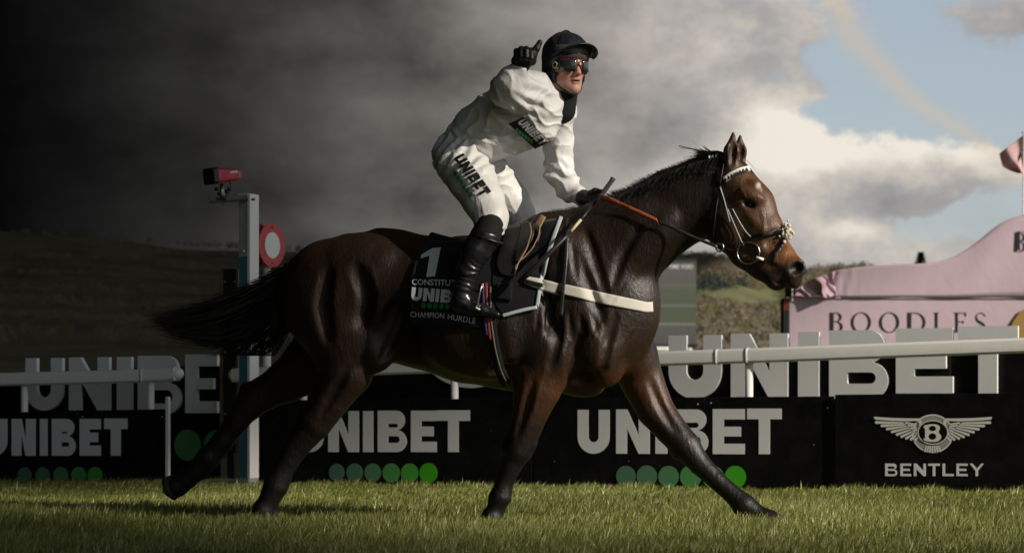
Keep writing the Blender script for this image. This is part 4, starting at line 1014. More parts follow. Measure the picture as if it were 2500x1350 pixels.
# ------------------------------------------------------------------ horse
def axr(deg, yawd=0, roll=0):
    "ellipsoid axes: first axis tilted by deg (clockwise as seen), second lateral, third up"
    c, s = math.cos(R(deg)), math.sin(R(deg)); a = np.array(((c, 0, -s), (0, 1, 0), (s, 0, c)))
    if yawd:
        q, w = math.cos(R(yawd)), math.sin(R(yawd)); a = np.array((a[0] * q + a[1] * w, a[1] * q - a[0] * w, a[2]))
    return a
def horse_field():
    f = Field((-2.2, -.62, -.03), (1.95, .52, 2.16), .0085)
    def C(l, k=.02): f.chain(ch(l), k)
    def E(px, py, l, rx, rl, rz, deg=0, k=.06, carve=False, yawd=0): f.ell(hp(px, py, l), (hr(rx), rl, hr(rz)), axr(deg, yawd), k, carve)
    # trunk
    C([(800, 728, 0, 130, .74), (860, 722, 0, 150, .82), (950, 722, 0, 158, .80), (1050, 745, 0, 156, .90), (1150, 765, 0, 168, .88), (1250, 762, 0, 188, .74), (1340, 748, 0, 206, .58), (1420, 744, 0, 198, .54)], .05)
    E(1482, 800, 0, 94, .20, 116, 0, .06)
    # spine and withers
    C([(930, 585, 0, 22, 1.6), (1060, 608, 0, 18, 2.2), (1200, 600, 0, 20, 1.8), (1330, 545, 0, 20, 1.0), (1420, 532, 0, 20, .8)], .06)
    # hindquarters
    E(815, 745, .13, 125, .145, 165, -20, .06); E(815, 750, -.13, 125, .145, 165, -20, .06)
    E(900, 660, .14, 110, .13, 85, 20, .07); E(900, 660, -.14, 110, .13, 85, 20, .07)
    E(942, 640, .20, 26, .05, 24, 0, .05); E(735, 720, .10, 60, .10, 80, 0, .05); E(735, 720, -.10, 60, .10, 80, 0, .05)
    E(900, 850, .17, 70, .08, 60, 30, .06)                                     # stifle
    E(985, 800, .24, 55, .05, 90, 15, .08, True)                                # hollow of the flank
    C([(770, 640, 0, 36, .8), (735, 655, 0, 28, .9), (705, 672, 0, 20, 1)], .04)
    # ribs and shoulder
    E(1180, 800, .22, 150, .10, 120, 5, .08)
    E(1390, 690, .15, 66, .09, 150, -18, .05); E(1390, 690, -.15, 66, .09, 150, -18, .05)
    E(1345, 830, .19, 75, .085, 95, -12, .045); E(1345, 830, -.19, 75, .085, 95, -12, .045)   # triceps
    E(1455, 830, .15, 62, .095, 95, -8, .035)                                   # point of shoulder, near
    E(1540, 838, -.12, 58, .10, 88, -8, .035)
    E(1470, 885, .09, 58, .075, 62, -20, .03); E(1552, 868, -.06, 40, .075, 52, -10, .03)
    E(1415, 935, .02, 62, .10, 34, 10, .05)
    E(1440, 700, .235, 8, .03, 110, -20, .05, True); E(1330, 700, .26, 9, .03, 110, -10, .05, True)                              # groove behind the shoulder blade
    E(1505, 850, .06, 9, .09, 70, 8, .03, True)
    # neck
    C([(1440, 650, 0, 148, .50), (1500, 606, 0, 120, .52), (1573, 564, 0, 97, .52), (1650, 512, 0, 90, .47), (1712, 485, 0, 86, .44), (1755, 470, 0, 74, .5)], .06)
    C([(1430, 540, 0, 24, .9), (1520, 496, 0, 22, .9), (1620, 446, 0, 20, .9), (1700, 413, 0, 20, 1), (1765, 398, 0, 22, 1)], .05)
    E(1560, 610, .10, 120, .05, 40, -42, .05)
    E(1500, 575, .09, 110, .05, 46, -38, .06)
    # head
    H0 = .04
    C([(1790, 440, .01, 50, .80), (1832, 505, .02, 58, .80), (1864, 572, H0, 50, .66), (1893, 626, .05, 41, .62), (1922, 655, .06, 38, .74)], .035)
    E(1778, 545, .025, 78, .092, 62, 62, .04)                                    # cheek
    E(1800, 590, .03, 60, .055, 32, 45, .04)
    C([(1815, 618, .03, 36, .6), (1860, 652, .045, 28, .75), (1892, 682, .06, 21, 1.2)], .035)
    E(1893, 690, .06, 24, .042, 17, 30, .02)                                     # lower lip
    E(1936, 682, .065, 22, .048, 22, 40, .025)                                   # upper lip
    E(1942, 655, .095, 24, .030, 26, 55, .02)                                    # nostril flange
    E(1940, 655, .02, 24, .030, 26, 55, .02)
    E(1838, 478, .105, 30, .030, 14, 25, .025)                                   # brow
    E(1838, 478, -.065, 30, .030, 14, 25, .025)
    E(1829, 500, .120, 15, .018, 8, 22, .012, True)                             # eye socket
    C([(1832, 528, .10, 8, 1), (1862, 560, .095, 8, 1), (1880, 588, .085, 6, 1)], .03)     # facial crest
    E(1900, 585, .10, 22, .02, 34, 62, .03, True)
    E(1944, 654, .130, 16, .040, 19, 60, .008, True)                             # nostril
    E(1915, 697, .105, 26, .02, 3.5, 22, .01, True)                              # mouth line
    E(1845, 455, .09, 20, .014, 12, 40, .02)
    # ears
    for (bx, by, tx, ty, l, rb) in ((1785, 412, 1790, 318, .055, 19), (1806, 404, 1807, 326, -.05, 17)):
        f.chain([(hp(bx, by, l), hr(rb * .8), 1.0), (hp((bx + tx) / 2 - 2, (by + ty) / 2 + 4, l + .008), hr(rb), .8), (hp(tx, ty + 6, l + .0), hr(4), .8)], .02)
        f.ell(hp((bx + tx) / 2 + 2, (by + ty) / 2 + 4, l + .030), (hr(9), .018, hr(36)), axr(4), .008, True)
    # legs
    def LEG(l): f.chain(ch(l), .04, False, .006)
    LEG([(1335, 870, .165, 78, .62), (1312, 945, .17, 60, .75), (1290, 1025, .165, 40, .95), (1264, 1098, .16, 37, .92), (1250, 1130, .16, 27, .9), (1232, 1178, .155, 22, .9), (1222, 1212, .155, 27, .95), (1211, 1240, .15, 22, 1), (1202, 1262, .15, 27, 1.1), (1199, 1281, .15, 31, 1.15)])
    LEG([(1548, 880, -.12, 62, .8), (1572, 940, -.13, 52, .8), (1600, 1000, -.14, 46, .85), (1638, 1048, -.14, 39, .9), (1674, 1088, -.14, 36, .92), (1708, 1132, -.14, 27, .9), (1752, 1174, -.14, 23, .9), (1786, 1204, -.14, 23, .9), (1818, 1234, -.14, 29, .95), (1852, 1256, -.14, 22, 1), (1880, 1268, -.14, 24, 1.15), (1908, 1280, -.14, 17, 1.5)])
    LEG([(840, 820, .15, 100, .62), (842, 905, .16, 72, .68), (806, 975, .16, 50, .75), (770, 1030, .155, 44, .75), (748, 1058, .15, 38, .75), (718, 1098, .15, 31, .78), (694, 1142, .15, 27, .85), (674, 1184, .15, 32, .9), (656, 1222, .15, 26, 1), (645, 1245, .15, 30, 1.05), (638, 1268, .15, 34, 1.1)])
    f.chain(ch([(770, 1030, .155, 26), (738, 1008, .15, 15)]), .04)
    # knees, tendons, fetlocks
    def tend(a, b, l, off):
        a, b = np.array(a, float), np.array(b, float); d = (b - a) / np.linalg.norm(b - a); nn = np.array((d[1], -d[0])) * off
        for s_ in (1, -1): f.chain([(hp(*(a + nn * s_ * 0 + d * 0), l + .035 * s_), hr(5), 1.0), (hp(*b, l + .03 * s_), hr(5), 1.0)], .012, True)
    E(1272, 1088, .16, 40, .045, 26, -18, .02); E(1240, 1096, .16, 16, .03, 20, 0, .03); E(1677, 1084, -.14, 38, .045, 26, 40, .02); E(1652, 1102, -.14, 14, .03, 18, 0, .03)
    E(1212, 1216, .155, 20, .03, 18, 0, .02); E(1812, 1243, -.14, 20, .03, 16, 0, .02); E(666, 1190, .15, 22, .032, 18, 0, .02); E(490, 1152, -.15, 22, .032, 18, 0, .02)
    C([(820, 830, -.15, 95, .62), (765, 885, -.16, 78, .68), (700, 930, -.16, 54, .75), (640, 962, -.16, 42, .78), (612, 985, -.16, 38, .78), (578, 1028, -.155, 30, .8), (544, 1076, -.155, 27, .85), (508, 1118, -.15, 29, .9), (482, 1146, -.15, 25, 1), (456, 1168, -.15, 25, 1.05), (432, 1186, -.15, 27, 1.1), (420, 1192, -.15, 24, 1.1)], .025)
    f.chain(ch([(625, 970, -.16, 26), (600, 946, -.16, 14)]), .04)
    # muscle edges, skin folds and veins follow the finished surface
    def line(pts, r, k, carve, off):
        P = w2h(drape(smooth_line(pts, 12), f, 0.0)); P[:, 1] -= off
        w = np.sin(np.linspace(.25, math.pi - .25, 12))
        f.chain([(p_, r * max(.35, w_), 1.0) for p_, w_ in zip(P, w)], k, carve)
    for pts in (((1505, 770), (1484, 840), (1474, 905)), ((1425, 790), (1400, 850), (1390, 925)), ((1338, 770), (1362, 830), (1345, 900)), 
                ((1478, 902), (1440, 925), (1400, 930)), ((1270, 880), (1235, 905), (1200, 915)), ((1430, 560), (1455, 640), (1480, 720)), ((1560, 560), (1520, 620), (1500, 690)), ((1300, 930), (1282, 1000), (1262, 1060)), ((1590, 930), (1615, 990), (1650, 1050)), ((850, 900), (815, 960), (785, 1010)), ((985, 760), (960, 830), (935, 880))):
        line(pts, .013, .035, True, .0105)
    for pts in (((868, 650), (896, 720), (884, 790)), ((800, 660), (784, 740), (800, 830))): line(pts, .020, .06, True, .018)
    for pts in (((1318, 748), (1312, 805)), ((1340, 752), (1336, 822)), ((1364, 757), (1366, 830)), ((1390, 762), (1398, 826)), ((1416, 768), (1428, 822)), ((1398, 600), (1410, 680)), ((1450, 770), (1462, 815))):
        line(pts, .009, .020, True, .0076)
    for pts in (((1858, 512), (1866, 540), (1862, 580)), ((1806, 448), (1812, 470), (1822, 482)), ((1875, 600), (1888, 610), (1896, 640)), ((1492, 770), (1462, 800), (1436, 850)), ((1545, 800), (1520, 836), (1512, 880)), ((1330, 900), (1312, 960), (1302, 1010)),
                ((1600, 940), (1622, 990), (1650, 1040)), ((905, 640), (918, 690), (900, 760)), ((1290, 880), (1240, 890), (1180, 888)), ((1570, 640), (1530, 700), (1500, 740)), ((1880, 630), (1900, 645), (1915, 640))):
        line(pts, .0042, .008, False, -.0006)
    return f

HF = None
def px_of(V):
    V = np.asarray(V); return np.stack([1250 + FPX * V[:, 0] / V[:, 1], HORIZ - FPX * (V[:, 2] - CAMZ) / V[:, 1]], 1)
def lerp3(a, b, t): return np.array(a) * (1 - t[:, None]) + np.array(b) * t[:, None]
def horse():
    global HF
    HF = horse_field()
    V, Q = HF.mesh(2)
    n = HF.grad(V)
    # muscle relief and loose skin
    amp = np.clip((V[:, 2] - .75) / .3, 0, 1)
    dsp = .0035 * fbm(V * np.array((1.0, 1, .7)), 7, 2, 2) * amp
    shoulder = np.exp(-((V[:, 0] - .35) / .35) ** 2) * np.clip((1.5 - V[:, 2]) / .3, 0, 1) * amp
    dsp += .007 * shoulder * np.sin(vnoise(V, 5, 4) * 4 + V[:, 0] * 26 + V[:, 2] * 9)
    V = V + n * dsp[:, None]
    W = h2w(V); P = px_of(W)
    base = hp(1000, 1276, 0); t = thing('horse', h2w(np.array((0, 0, 0.))), 'dark bay racehorse at full gallop, tail streaming, carrying the jockey', 'horse')
    # coat: bay body, black points
    body = np.array((.013, .0072, .0046)); brown = np.array((.046, .0205, .0095)); black = np.array((.0065, .0058, .0055)); tan = np.array((.17, .065, .022))
    nz = fbm(V, 2.5, 3, 8)
    c = body + (brown - body) * np.clip(.25 + .45 * nz, 0, 1)[:, None]
    def towards(col, w): 
        nonlocal c
        w = np.clip(w, 0, 1)[:, None]; c = c * (1 - w) + np.array(col) * w
    towards(black, (0.62 - V[:, 2]) / .22 + .25 * nz)                             # lower legs
    lower = np.clip((P[:, 1] - 880) / 80, 0, 1) * np.clip((1.0 - V[:, 2]) / .2, 0, 1) * np.clip((V[:, 2] - .52) / .25, 0, 1) * np.clip((V[:, 0] + .2) / .2, 0, 1)
    towards((.095, .036, .014), lower * .7)                                       # reddish forearms
    head = np.clip((P[:, 0] - 1760) / 60, 0, 1) * np.clip((V[:, 2] - 1.2) / .15, 0, 1)
    towards((.105, .046, .020), head * .75)
    noseT = np.exp(-(((P[:, 0] - 1930) / 34) ** 2 + ((P[:, 1] - 612) / 34) ** 2)); towards(tan, noseT * head * 1.2)
    muz = np.clip((P[:, 1] - 632 - (1945 - P[:, 0]) * .32) / 14, 0, 1) * np.clip((P[:, 0] - 1845) / 25, 0, 1); towards((.014, .012, .012), muz * head)
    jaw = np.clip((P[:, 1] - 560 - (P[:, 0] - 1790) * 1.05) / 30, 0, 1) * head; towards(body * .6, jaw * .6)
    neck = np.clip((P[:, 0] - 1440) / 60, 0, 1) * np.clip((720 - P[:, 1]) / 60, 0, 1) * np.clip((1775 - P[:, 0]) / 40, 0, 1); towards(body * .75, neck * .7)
    star = .8 * np.exp(-(((P[:, 0] - 1851) / 6) ** 2 + ((P[:, 1] - 453) / 8 + .5 * nz) ** 2) ** 2); towards((.6, .56, .5), star * head * (n[:, 0] > -.3))
    ears = np.clip((392 - P[:, 1]) / 30, 0, 1) * head; towards((.035, .018, .012), ears * .7)
    towards(black, 1.1 * np.exp(-(((P[:, 0] - 1944) / 13) ** 2 + ((P[:, 1] - 654) / 14) ** 2) ** 2) * head); towards(black * 1.2, np.exp(-(((P[:, 0] - 1829) / 20) ** 2 + ((P[:, 1] - 500) / 12) ** 2)) * head * .9)
    col = np.ones((len(V), 4)); col[:, :3] = c
    m = bpy.data.materials.new('bay_coat'); m.use_nodes = True; nt = m.node_tree; nt.nodes.clear(); b = NB(nt)
    p = b.node('ShaderNodeBsdfPrincipled'); out = b.node('ShaderNodeOutputMaterial'); nt.links.new(p.outputs[0], out.inputs[0])
    vc = b.node('ShaderNodeVertexColor', layer_name='Col').outputs[0]; co = b.node('ShaderNodeTexCoord').outputs['Object']
    n1 = b.noise(co, 7, 5, .6); n2 = b.noise(b.v('MULTIPLY', co, (1, 1, .35)), 110, 4, .7); n3 = b.noise(co, 38, 4, .65)
    b.put(p.inputs['Base Color'], b.mul(vc, b.m('ADD', .62, b.m('MULTIPLY', n2, .76))))
    b.put(p.inputs['Roughness'], b.m('ADD', .22, b.m('ADD', b.m('MULTIPLY', n1, .18), b.m('MULTIPLY', n2, .24)))); p.inputs['Specular IOR Level'].default_value = .42
    bn = b.node('ShaderNodeBump'); bn.inputs['Strength'].default_value = .62; bn.inputs['Distance'].default_value = .005
    n4 = b.noise(b.v('MULTIPLY', co, (1, 1, .45)), 19, 3, .55, 1.2)
    b.put(bn.inputs['Height'], b.m('ADD', b.m('ADD', b.m('MULTIPLY', n2, .8), b.m('MULTIPLY', n3, .6)), b.m('MULTIPLY', n4, 1.3))); nt.links.new(bn.outputs[0], p.inputs['Normal'])
    mk('body', W, Q, m, t, True, colors=col)
    hoofm = mat('grey_brown_hoof', (.045, .038, .032), .5, .35, .3, 30, .2, 60)
    for (x0, y0, x1, y1, l, r0, r1) in ((440, 1178, 413, 1193, -.15, 25, 33), (1203, 1262, 1199, 1284, .15, 27, 34), (1880, 1266, 1912, 1284, -.14, 20, 24), (643, 1250, 637, 1272, .15, 28, 36)):
        a, b_ = h2w(hp(x0, y0, l)), h2w(hp(x1, y1, l)); d_ = b_ - a; hb = MB(); hb.tube([a - d_ * .2, a, a + d_ * .7, b_, b_ + d_ * .02], [hr(r0) * .9, hr(r0), hr(r1) * .97, hr(r1), hr(r1) * .8], 20); hb.obj('hoof', hoofm, t, True)
    hair = mat('black_horse_hair', (.008, .007, .0065), .45, .45)
    # eye
    eyem = mat('dark_eye', (.006, .004, .003), .06, .6)
    for l in (.100,):
        c0 = h2w(hp(1829, 501, l)); e = MB(); e.ell(c0, (.019, .016, .0135), 16, 12, (HA * .93 - UP * .37, HL, UP * .93 + HA * .37)); e.obj('eye', eyem, t, True)
        MB().ell(h2w(hp(1829, 493, l + .006)), (.030, .013, .009), 14, 8, (HA * .93 - UP * .37, HL, UP * .93 + HA * .37)).obj('eyelid', mat('dark_eyelid', (.02, .011, .008), .4), t, True)
    # tail
    rng = np.random.default_rng(21)
    def strands(name, n, fn, r0, material, seg=9):
        V = []; F = []
        for i in range(n):
            pts = fn(rng); m_ = len(pts)
            T = np.gradient(pts, axis=0); T /= np.linalg.norm(T, axis=1, keepdims=True) + 1e-9
            u = np.cross(T, np.array((.3, 1, .2))); u /= np.linalg.norm(u, axis=1, keepdims=True) + 1e-9; w = np.cross(T, u)
            rr = r0 * (.5 + rng.random()) * np.clip(np.linspace(1.1, .08, m_) ** .6, .1, 1)
            o = len(V)
            for k in range(m_):
                for a in (0, 2.094, 4.189): V.append(pts[k] + rr[k] * (math.cos(a) * u[k] + math.sin(a) * w[k]))
            for k in range(m_ - 1):
                for a in range(3): F.append((o + k * 3 + a, o + k * 3 + (a + 1) % 3, o + k * 3 + 3 + (a + 1) % 3, o + k * 3 + 3 + a))
        return mk(name, V, np.array(F), material, t, True)
    upper = smooth_line([(742, 622), (690, 648), (610, 692), (540, 722), (470, 748), (385, 770), (345, 776)], 24)
    lower = smooth_line([(700, 700), (694, 770), (672, 812), (610, 835), (550, 842), (470, 828), (390, 800)], 24)
    mid = smooth_line([(720, 655), (680, 710), (620, 755), (560, 785), (490, 800), (420, 795), (360, 780)], 24)
    def tailstrand(rng):
        q = rng.random(); end = rng.random() ** .6 if rng.random() < .75 else rng.random() * .6
        e = max(.25, end); k = np.linspace(0, e, 10) * 23; i = np.floor(k).astype(int).clip(0, 22); fr = (k - i)[:, None]
        def at(L): return L[i] * (1 - fr) + L[i + 1] * fr
        a, b_, c_ = at(upper), at(mid), at(lower)
        spread = np.clip(np.linspace(.2, 1.0, 10) * 1.2, 0, 1)[:, None]; q0 = .42
        qq = q0 + (q - q0) * (.35 + .65 * spread)
        px = np.where(qq < .5, a + (b_ - a) * qq * 2, b_ + (c_ - b_) * (qq - .5) * 2)
        fl = np.linspace(0, 1, 10)[:, None] ** 2; px = px + rng.normal(size=2) * np.array((10, 9)) * fl + np.array((0, 26)) * fl * max(0, q - .55) * rng.random()
        l = rng.normal() * .035 + np.linspace(0, 1, 10) * rng.normal() * .07
        return np.array([h2w(hp(x, y, ll)) for (x, y), ll in zip(px, l)])
    strands('tail', 1900, tailstrand, .0030, hair)
    def wisp(rng):
        x0 = 735 - rng.random() * 40; y0 = 640 + rng.random() * 120; L = rng.random()
        pts = [(x0, y0), (x0 - 25, y0 + 45 + 30 * rng.random()), (x0 - 50 - 60 * rng.random(), y0 + 90 + 60 * rng.random()), (x0 - 90 - 110 * rng.random(), y0 + 110 + 90 * rng.random())]
        q = smooth_line(pts, 9); ll = rng.normal() * .05
        return np.array([h2w(hp(a, min(b, 868), ll)) for a, b in q])
    strands('tail_underside', 420, wisp, .0022, hair)
    # mane: short pulled hair along the crest, a tuft over the poll
    crest = smooth_line([(1345, 528), (1400, 521), (1440, 512), (1520, 474), (1620, 426), (1700, 394), (1765, 378)], 80)
    def manes(rng):
        i = rng.integers(0, 79); x, y = crest[i]; up = 10 + 9 * rng.random(); 
        if x < 1440: up += 14 * rng.random()
        if 1470 < x < 1520: up += 6
        dx = -8 + 12 * rng.normal() * .6; side = rng.random()
        l0 = .0 + .02 * rng.normal()
        if side < .45:
            pts = [(x, y + 12), (x + dx * .4, y - up * .2), (x + dx - 4, y - up * .55)]; ls = (l0, l0, l0 + .01)
        else:
            pts = [(x, y + 6), (x - 6, y + 3), (x - 16 - 8 * rng.random(), y + 22 + 26 * rng.random())]; ls = (l0 + .01, l0 + .035, l0 + .075 + .02 * rng.random())
        return np.array([h2w(hp(a, b, c_)) for (a, b), c_ in zip(pts, ls)])
    strands('mane', 3000, manes, .0019, hair)
    def poll(rng):
        a0 = (1778 + 5 * rng.normal(), 385 + 8 * rng.random()); a1 = (1752 + 6 * rng.normal(), 364 + 6 * rng.random()); a2 = (1733 + 8 * rng.normal(), 374 + 9 * rng.random()); a3 = (1718 + 12 * rng.normal() - 10 * rng.random(), 376 + 10 * rng.normal())
        q = smooth_line([a0, a1, a2, a3], 8); ll = .03 + .02 * rng.normal(); return np.array([h2w(hp(a, b, ll)) for a, b in q])
    strands('forelock', 170, poll, .0034, hair)
    def fly(rng):
        q = smooth_line([(1745, 374), (1722, 371), (1695, 365), (1657, 357 + rng.normal() * 1.5)], 8); return np.array([h2w(hp(a, b, .03)) for a, b in q])
    strands('flying_lock', 5, fly, .0030, hair)
    mk('mane_tape', *MBtape(), M['white'], t)
    def fore(rng):
        a0 = (1800 + 6 * rng.normal(), 392); q = smooth_line([a0, (a0[0] + 14, 404), (a0[0] + 28 + 8 * rng.random(), 424 + 10 * rng.random())], 6); ll = .01 + .02 * rng.normal(); return np.array([h2w(hp(a, b, ll)) for a, b in q])
    strands('ear_tuft', 60, fore, .002, hair)
    return t
def MBtape():
    m = MB()
    for i, (x, y) in enumerate(((1731, 383), (1739, 382), (1747, 381))):
        m.tube([h2w(hp(x, y + 3, .064)), h2w(hp(x + 2, y - 4, .064))], [.006, .006], 6)
    return m.V, m.F

# ------------------------------------------------------------------ tack
def tack():
    f = HF
    leather = mat('black_leather', (.012, .011, .011), .38, .5, .2, 20, .15, 120); cloth = mat('black_saddle_cloth', (.010, .010, .012), .85, .15, .2, 30, .35, 160, sheen=.05)
    navy = mat('navy_padded_cloth', (.008, .009, .022), .8, .2, .1, 20, .2, 90); tanp = mat('tan_piping', (.34, .22, .12), .55, .3); girthm = mat('cream_girth_web', (.60, .57, .50), .6, .3, .14, 12, .25, 220)
    piping = mat('pale_blue_white_piping', (.42, .47, .50), .5, .3, .05, 20); silver = mat('polished_steel', (.62, .62, .60), .22, .5, metal=1.0); white = mat('white_print', (.62, .62, .62), .6, .2)
    def patch(name, outline_l, outline_r, off, material, parent, nu=26, nv=22, th=.005):
        a = smooth_line(outline_l, nu); b = smooth_line(outline_r, nu); P = np.concatenate([a[i] + (b[i] - a[i]) * np.linspace(0, 1, nv)[:, None] for i in range(nu)])
        o = mk(name, drape(P, f, off), grid_faces(nu, nv), material, parent, True); solid(o, th, 0); return o
    # number cloth
    sc = thing('number_cloth', h2w(hp(1080, 700, .3)), 'black number cloth printed with white lettering hanging on the flank behind the saddle', 'saddle cloth')
    patch('cloth', [(1048, 590), (1028, 614), (1010, 640), (1001, 680), (1000, 740), (1003, 796)], [(1300, 580), (1290, 620), (1270, 680), (1240, 740), (1215, 790), (1200, 802)], .012, cloth, sc, 34, 40)
    # upper band of padding that shows over the back line
    pad = MB(); 
    pts = [hp(1056, 573, 0), hp(1075, 581, 0), hp(1110, 590, 0), hp(1160, 592, 0), hp(1220, 585, 0)]
    V = []; nr = 25
    for p_, hw, th_ in zip(pts, (.07, .12, .16, .18, .18), (.014, .02, .02, .02, .02)):
        for a in np.linspace(0, 2 * math.pi, nr, endpoint=False):
            V.append(h2w(p_ + np.array((0, hw * math.cos(a), th_ * math.sin(a) - .25 * hw * math.cos(a) ** 2))))
    F = [(i * nr + j, i * nr + (j + 1) % nr, (i + 1) * nr + (j + 1) % nr, (i + 1) * nr + j) for i in range(4) for j in range(nr)] + [tuple(range(nr)), tuple(range(4 * nr, 5 * nr))[::-1]]
    o = mk('padding', V, F, navy, sc, True); mm = o.modifiers.new('sub', 'SUBSURF'); mm.levels = 2; mm.render_levels = 2
    def text(s, quad, m=white, bold=.012, shear=0.0, off=.0185, ln=.3):
        V, F = font_mesh(s, bold, shear); draped_print('printed_lettering', V, F, quad, f, off, m, sc, ln)
    V, F = fill2d([[(0, .80), (.34, 1.0), (.60, 1.0), (.60, 0), (.28, 0), (.28, .74), (0, .68)]]); draped_print('number', V, F, [(1030, 608), (1076, 604), (1062, 674), (1022, 678)], f, .0185, white, sc)
    text('CONSTITUTION', [(1006, 681), (1146, 684), (1146, 700), (1006, 695)])
    grp = [('U', 0, .8), ('N', .9, 1.75), ('I', 1.85, 2.12), ('B', 2.24, 3.02), ('E', 3.12, 3.8), ('T', 3.86, 4.6)]
    for c_, a, b in grp:
        V, F = [], []
        vv, ff = fill2d([[(q[0] + a, q[1]) for q in k] for k in glyph(c_, b - a, 1.0, .29 if c_ != 'I' else .27)])
        L0, L1 = a / 4.6, b / 4.6; X0, X1 = 1003, 1150
        qd = [(X0 + (X1 - X0) * L0 + 3, 701 + 10 * L0), (X0 + (X1 - X0) * L1 + 3, 701 + 10 * L1), (X0 + (X1 - X0) * L1, 733 + 10 * L1), (X0 + (X1 - X0) * L0, 733 + 10 * L0)]
        draped_print('printed_letter', vv, ff, qd, f, .0185, white, sc)
    for i in range(6):
        vv, ff = fill2d([arc(0, 0, 1, 1, 0, 345, 20)]); x = 1034 + i * 14.6
        draped_print('dot', vv, ff, [(x - 6, 738 + i * .6), (x + 6, 738 + i * .6), (x + 6, 753 + i * .6), (x - 6, 753 + i * .6)], f, .0185, M['green'], sc)
    text('CHAMPION', [(1002, 761), (1085, 764), (1084, 777), (1002, 774)], bold=.0); text('HURDLE', [(1094, 766), (1162, 777), (1160, 791), (1093, 779)], bold=-.004)
    # saddle pad under the saddle with pale piping
    sp = thing('saddle_pad', h2w(hp(1300, 640, .3)), 'black saddle pad edged with pale blue piping behind the shoulder of the horse', 'saddle pad')
    patch('cloth', [(1235, 552), (1215, 610), (1200, 680), (1205, 740), (1228, 770)], [(1366, 532), (1352, 570), (1333, 630), (1318, 690), (1312, 752)], .016, cloth, sp, 30, 30)
    strap('piping', [(1370, 530), (1354, 572), (1336, 626), (1321, 684), (1314, 730), (1311, 750)], 9, f, .022, piping, sp, 34, .008)
    strap('piping', [(1311, 750), (1280, 756), (1250, 764), (1226, 771)], 8, f, .022, piping, sp, 20, .008)
    # saddle
    sd_ = thing('saddle', h2w(hp(1240, 590, 0)), 'small black leather racing saddle under the jockey', 'saddle')
    V = []; pts = [(1095, 586, .05, .012), (1120, 583, .10, .02), (1170, 584, .12, .022), (1225, 572, .12, .026), (1270, 553, .10, .03), (1305, 535, .07, .024), (1326, 528, .03, .012)]
    for (x, y, hw, th_) in pts:
        for a in np.linspace(0, 2 * math.pi, nr, endpoint=False): V.append(h2w(hp(x, y, 0) + np.array((0, hw * math.cos(a), th_ * math.sin(a) - .30 * hw * math.cos(a) ** 2))))
    F = [(i * nr + j, i * nr + (j + 1) % nr, (i + 1) * nr + (j + 1) % nr, (i + 1) * nr + j) for i in range(6) for j in range(nr)] + [tuple(range(nr)), tuple(range(6 * nr, 7 * nr))[::-1]]
    o = mk('seat', V, F, leather, sd_, True); mm = o.modifiers.new('sub', 'SUBSURF'); mm.levels = 2; mm.render_levels = 2
    patch('flap', [(1236, 556), (1222, 600), (1210, 640), (1218, 668), (1250, 676)], [(1292, 545), (1296, 566), (1284, 606), (1262, 644), (1254, 674)], .030, leather, sd_, 24, 16, .007)
    patch('knee_roll', [(1272, 545), (1268, 580), (1262, 612), (1258, 640)], [(1290, 540), (1306, 556), (1300, 586), (1262, 642)], .040, leather, sd_, 20, 12, .012)
    strap('flap_piping', [(1293, 545), (1298, 566), (1286, 606), (1264, 644), (1256, 672)], 3, f, .045, tanp, sd_, 30, .004, 2)
    strap('flap_piping', [(1318, 552), (1315, 575), (1300, 606), (1276, 632), (1256, 643)], 2.6, f, .028, tanp, sd_, 26, .004, 2)
    strap('forward_panel', [(1303, 548), (1312, 562), (1304, 590)], 20, f, .024, leather, sd_, 16, .006)
    strap('tan_strap', [(1326, 527), (1318, 541), (1312, 553)], 15, f, .026, mat('tan_webbing', (.30, .20, .11), .6), sd_, 12, .004)
    patch('girth_flap', [(1212, 690), (1208, 728)], [(1251, 692), (1250, 734)], .030, cloth, sd_, 10, 8, .006)
    strap('girth', [(1196, 690), (1196, 760), (1204, 830), (1216, 890), (1236, 940)], 24, f, .014, cloth, sd_, 30, .005)
    strap('girth_stripe', [(1186, 690), (1188, 760), (1196, 830)], 8, f, .020, mat('red_web_stripe', (.20, .012, .012), .6), sd_, 22, .003, 3)
    strap('girth_stripe', [(1178, 690), (1180, 760), (1188, 820)], 7, f, .020, mat('blue_web_stripe', (.012, .016, .07), .6), sd_, 22, .003, 3)
    strap('girth_edge', [(1197, 700), (1198, 780), (1208, 850), (1222, 905), (1242, 948)], 5, f, .020, mat('olive_web_edge', (.12, .115, .07), .7), sd_, 26, .003, 3)
    # stirrup iron
    st = MB(); A = lambda x, y, l: h2w(hp(x, y, l))
    st.tube([A(1178, 690, .40), A(1172, 712, .40), A(1165, 742, .405), A(1160, 752, .40), A(1172, 758, .40)], [.004, .006, .009, .012, .008], 8)
    st.tube([A(1178, 690, .37), A(1180, 715, .33), A(1176, 745, .32), A(1172, 758, .33)], [.004, .006, .007, .008], 8); st.obj('stirrup_iron', silver, sd_, True)
    # breast girth
    bg = thing('breast_girth', h2w(hp(1430, 720, .3)), 'broad cream white breast girth strapped round the chest of the horse', 'breast girth')
    strap('band', [(1376, 706), (1420, 716), (1470, 728), (1520, 738), (1560, 746), (1578, 750), (1594, 749)], [25, 26, 27, 27, 26, 25, 24], f, .007, girthm, bg, 70, .003, 8)
    strap('band_end', [(1282, 683), (1320, 694), (1362, 706), (1374, 708)], [18, 25, 28, 26], f, .026, girthm, bg, 26, .005, 6)
    strap('dark_keeper', [(1362, 703), (1376, 708)], 28, f, .030, leather, bg, 8, .005)
    strap('buckle_strap', [(1283, 686), (1305, 692), (1326, 697)], 9, f, .036, leather, bg, 14, .007)
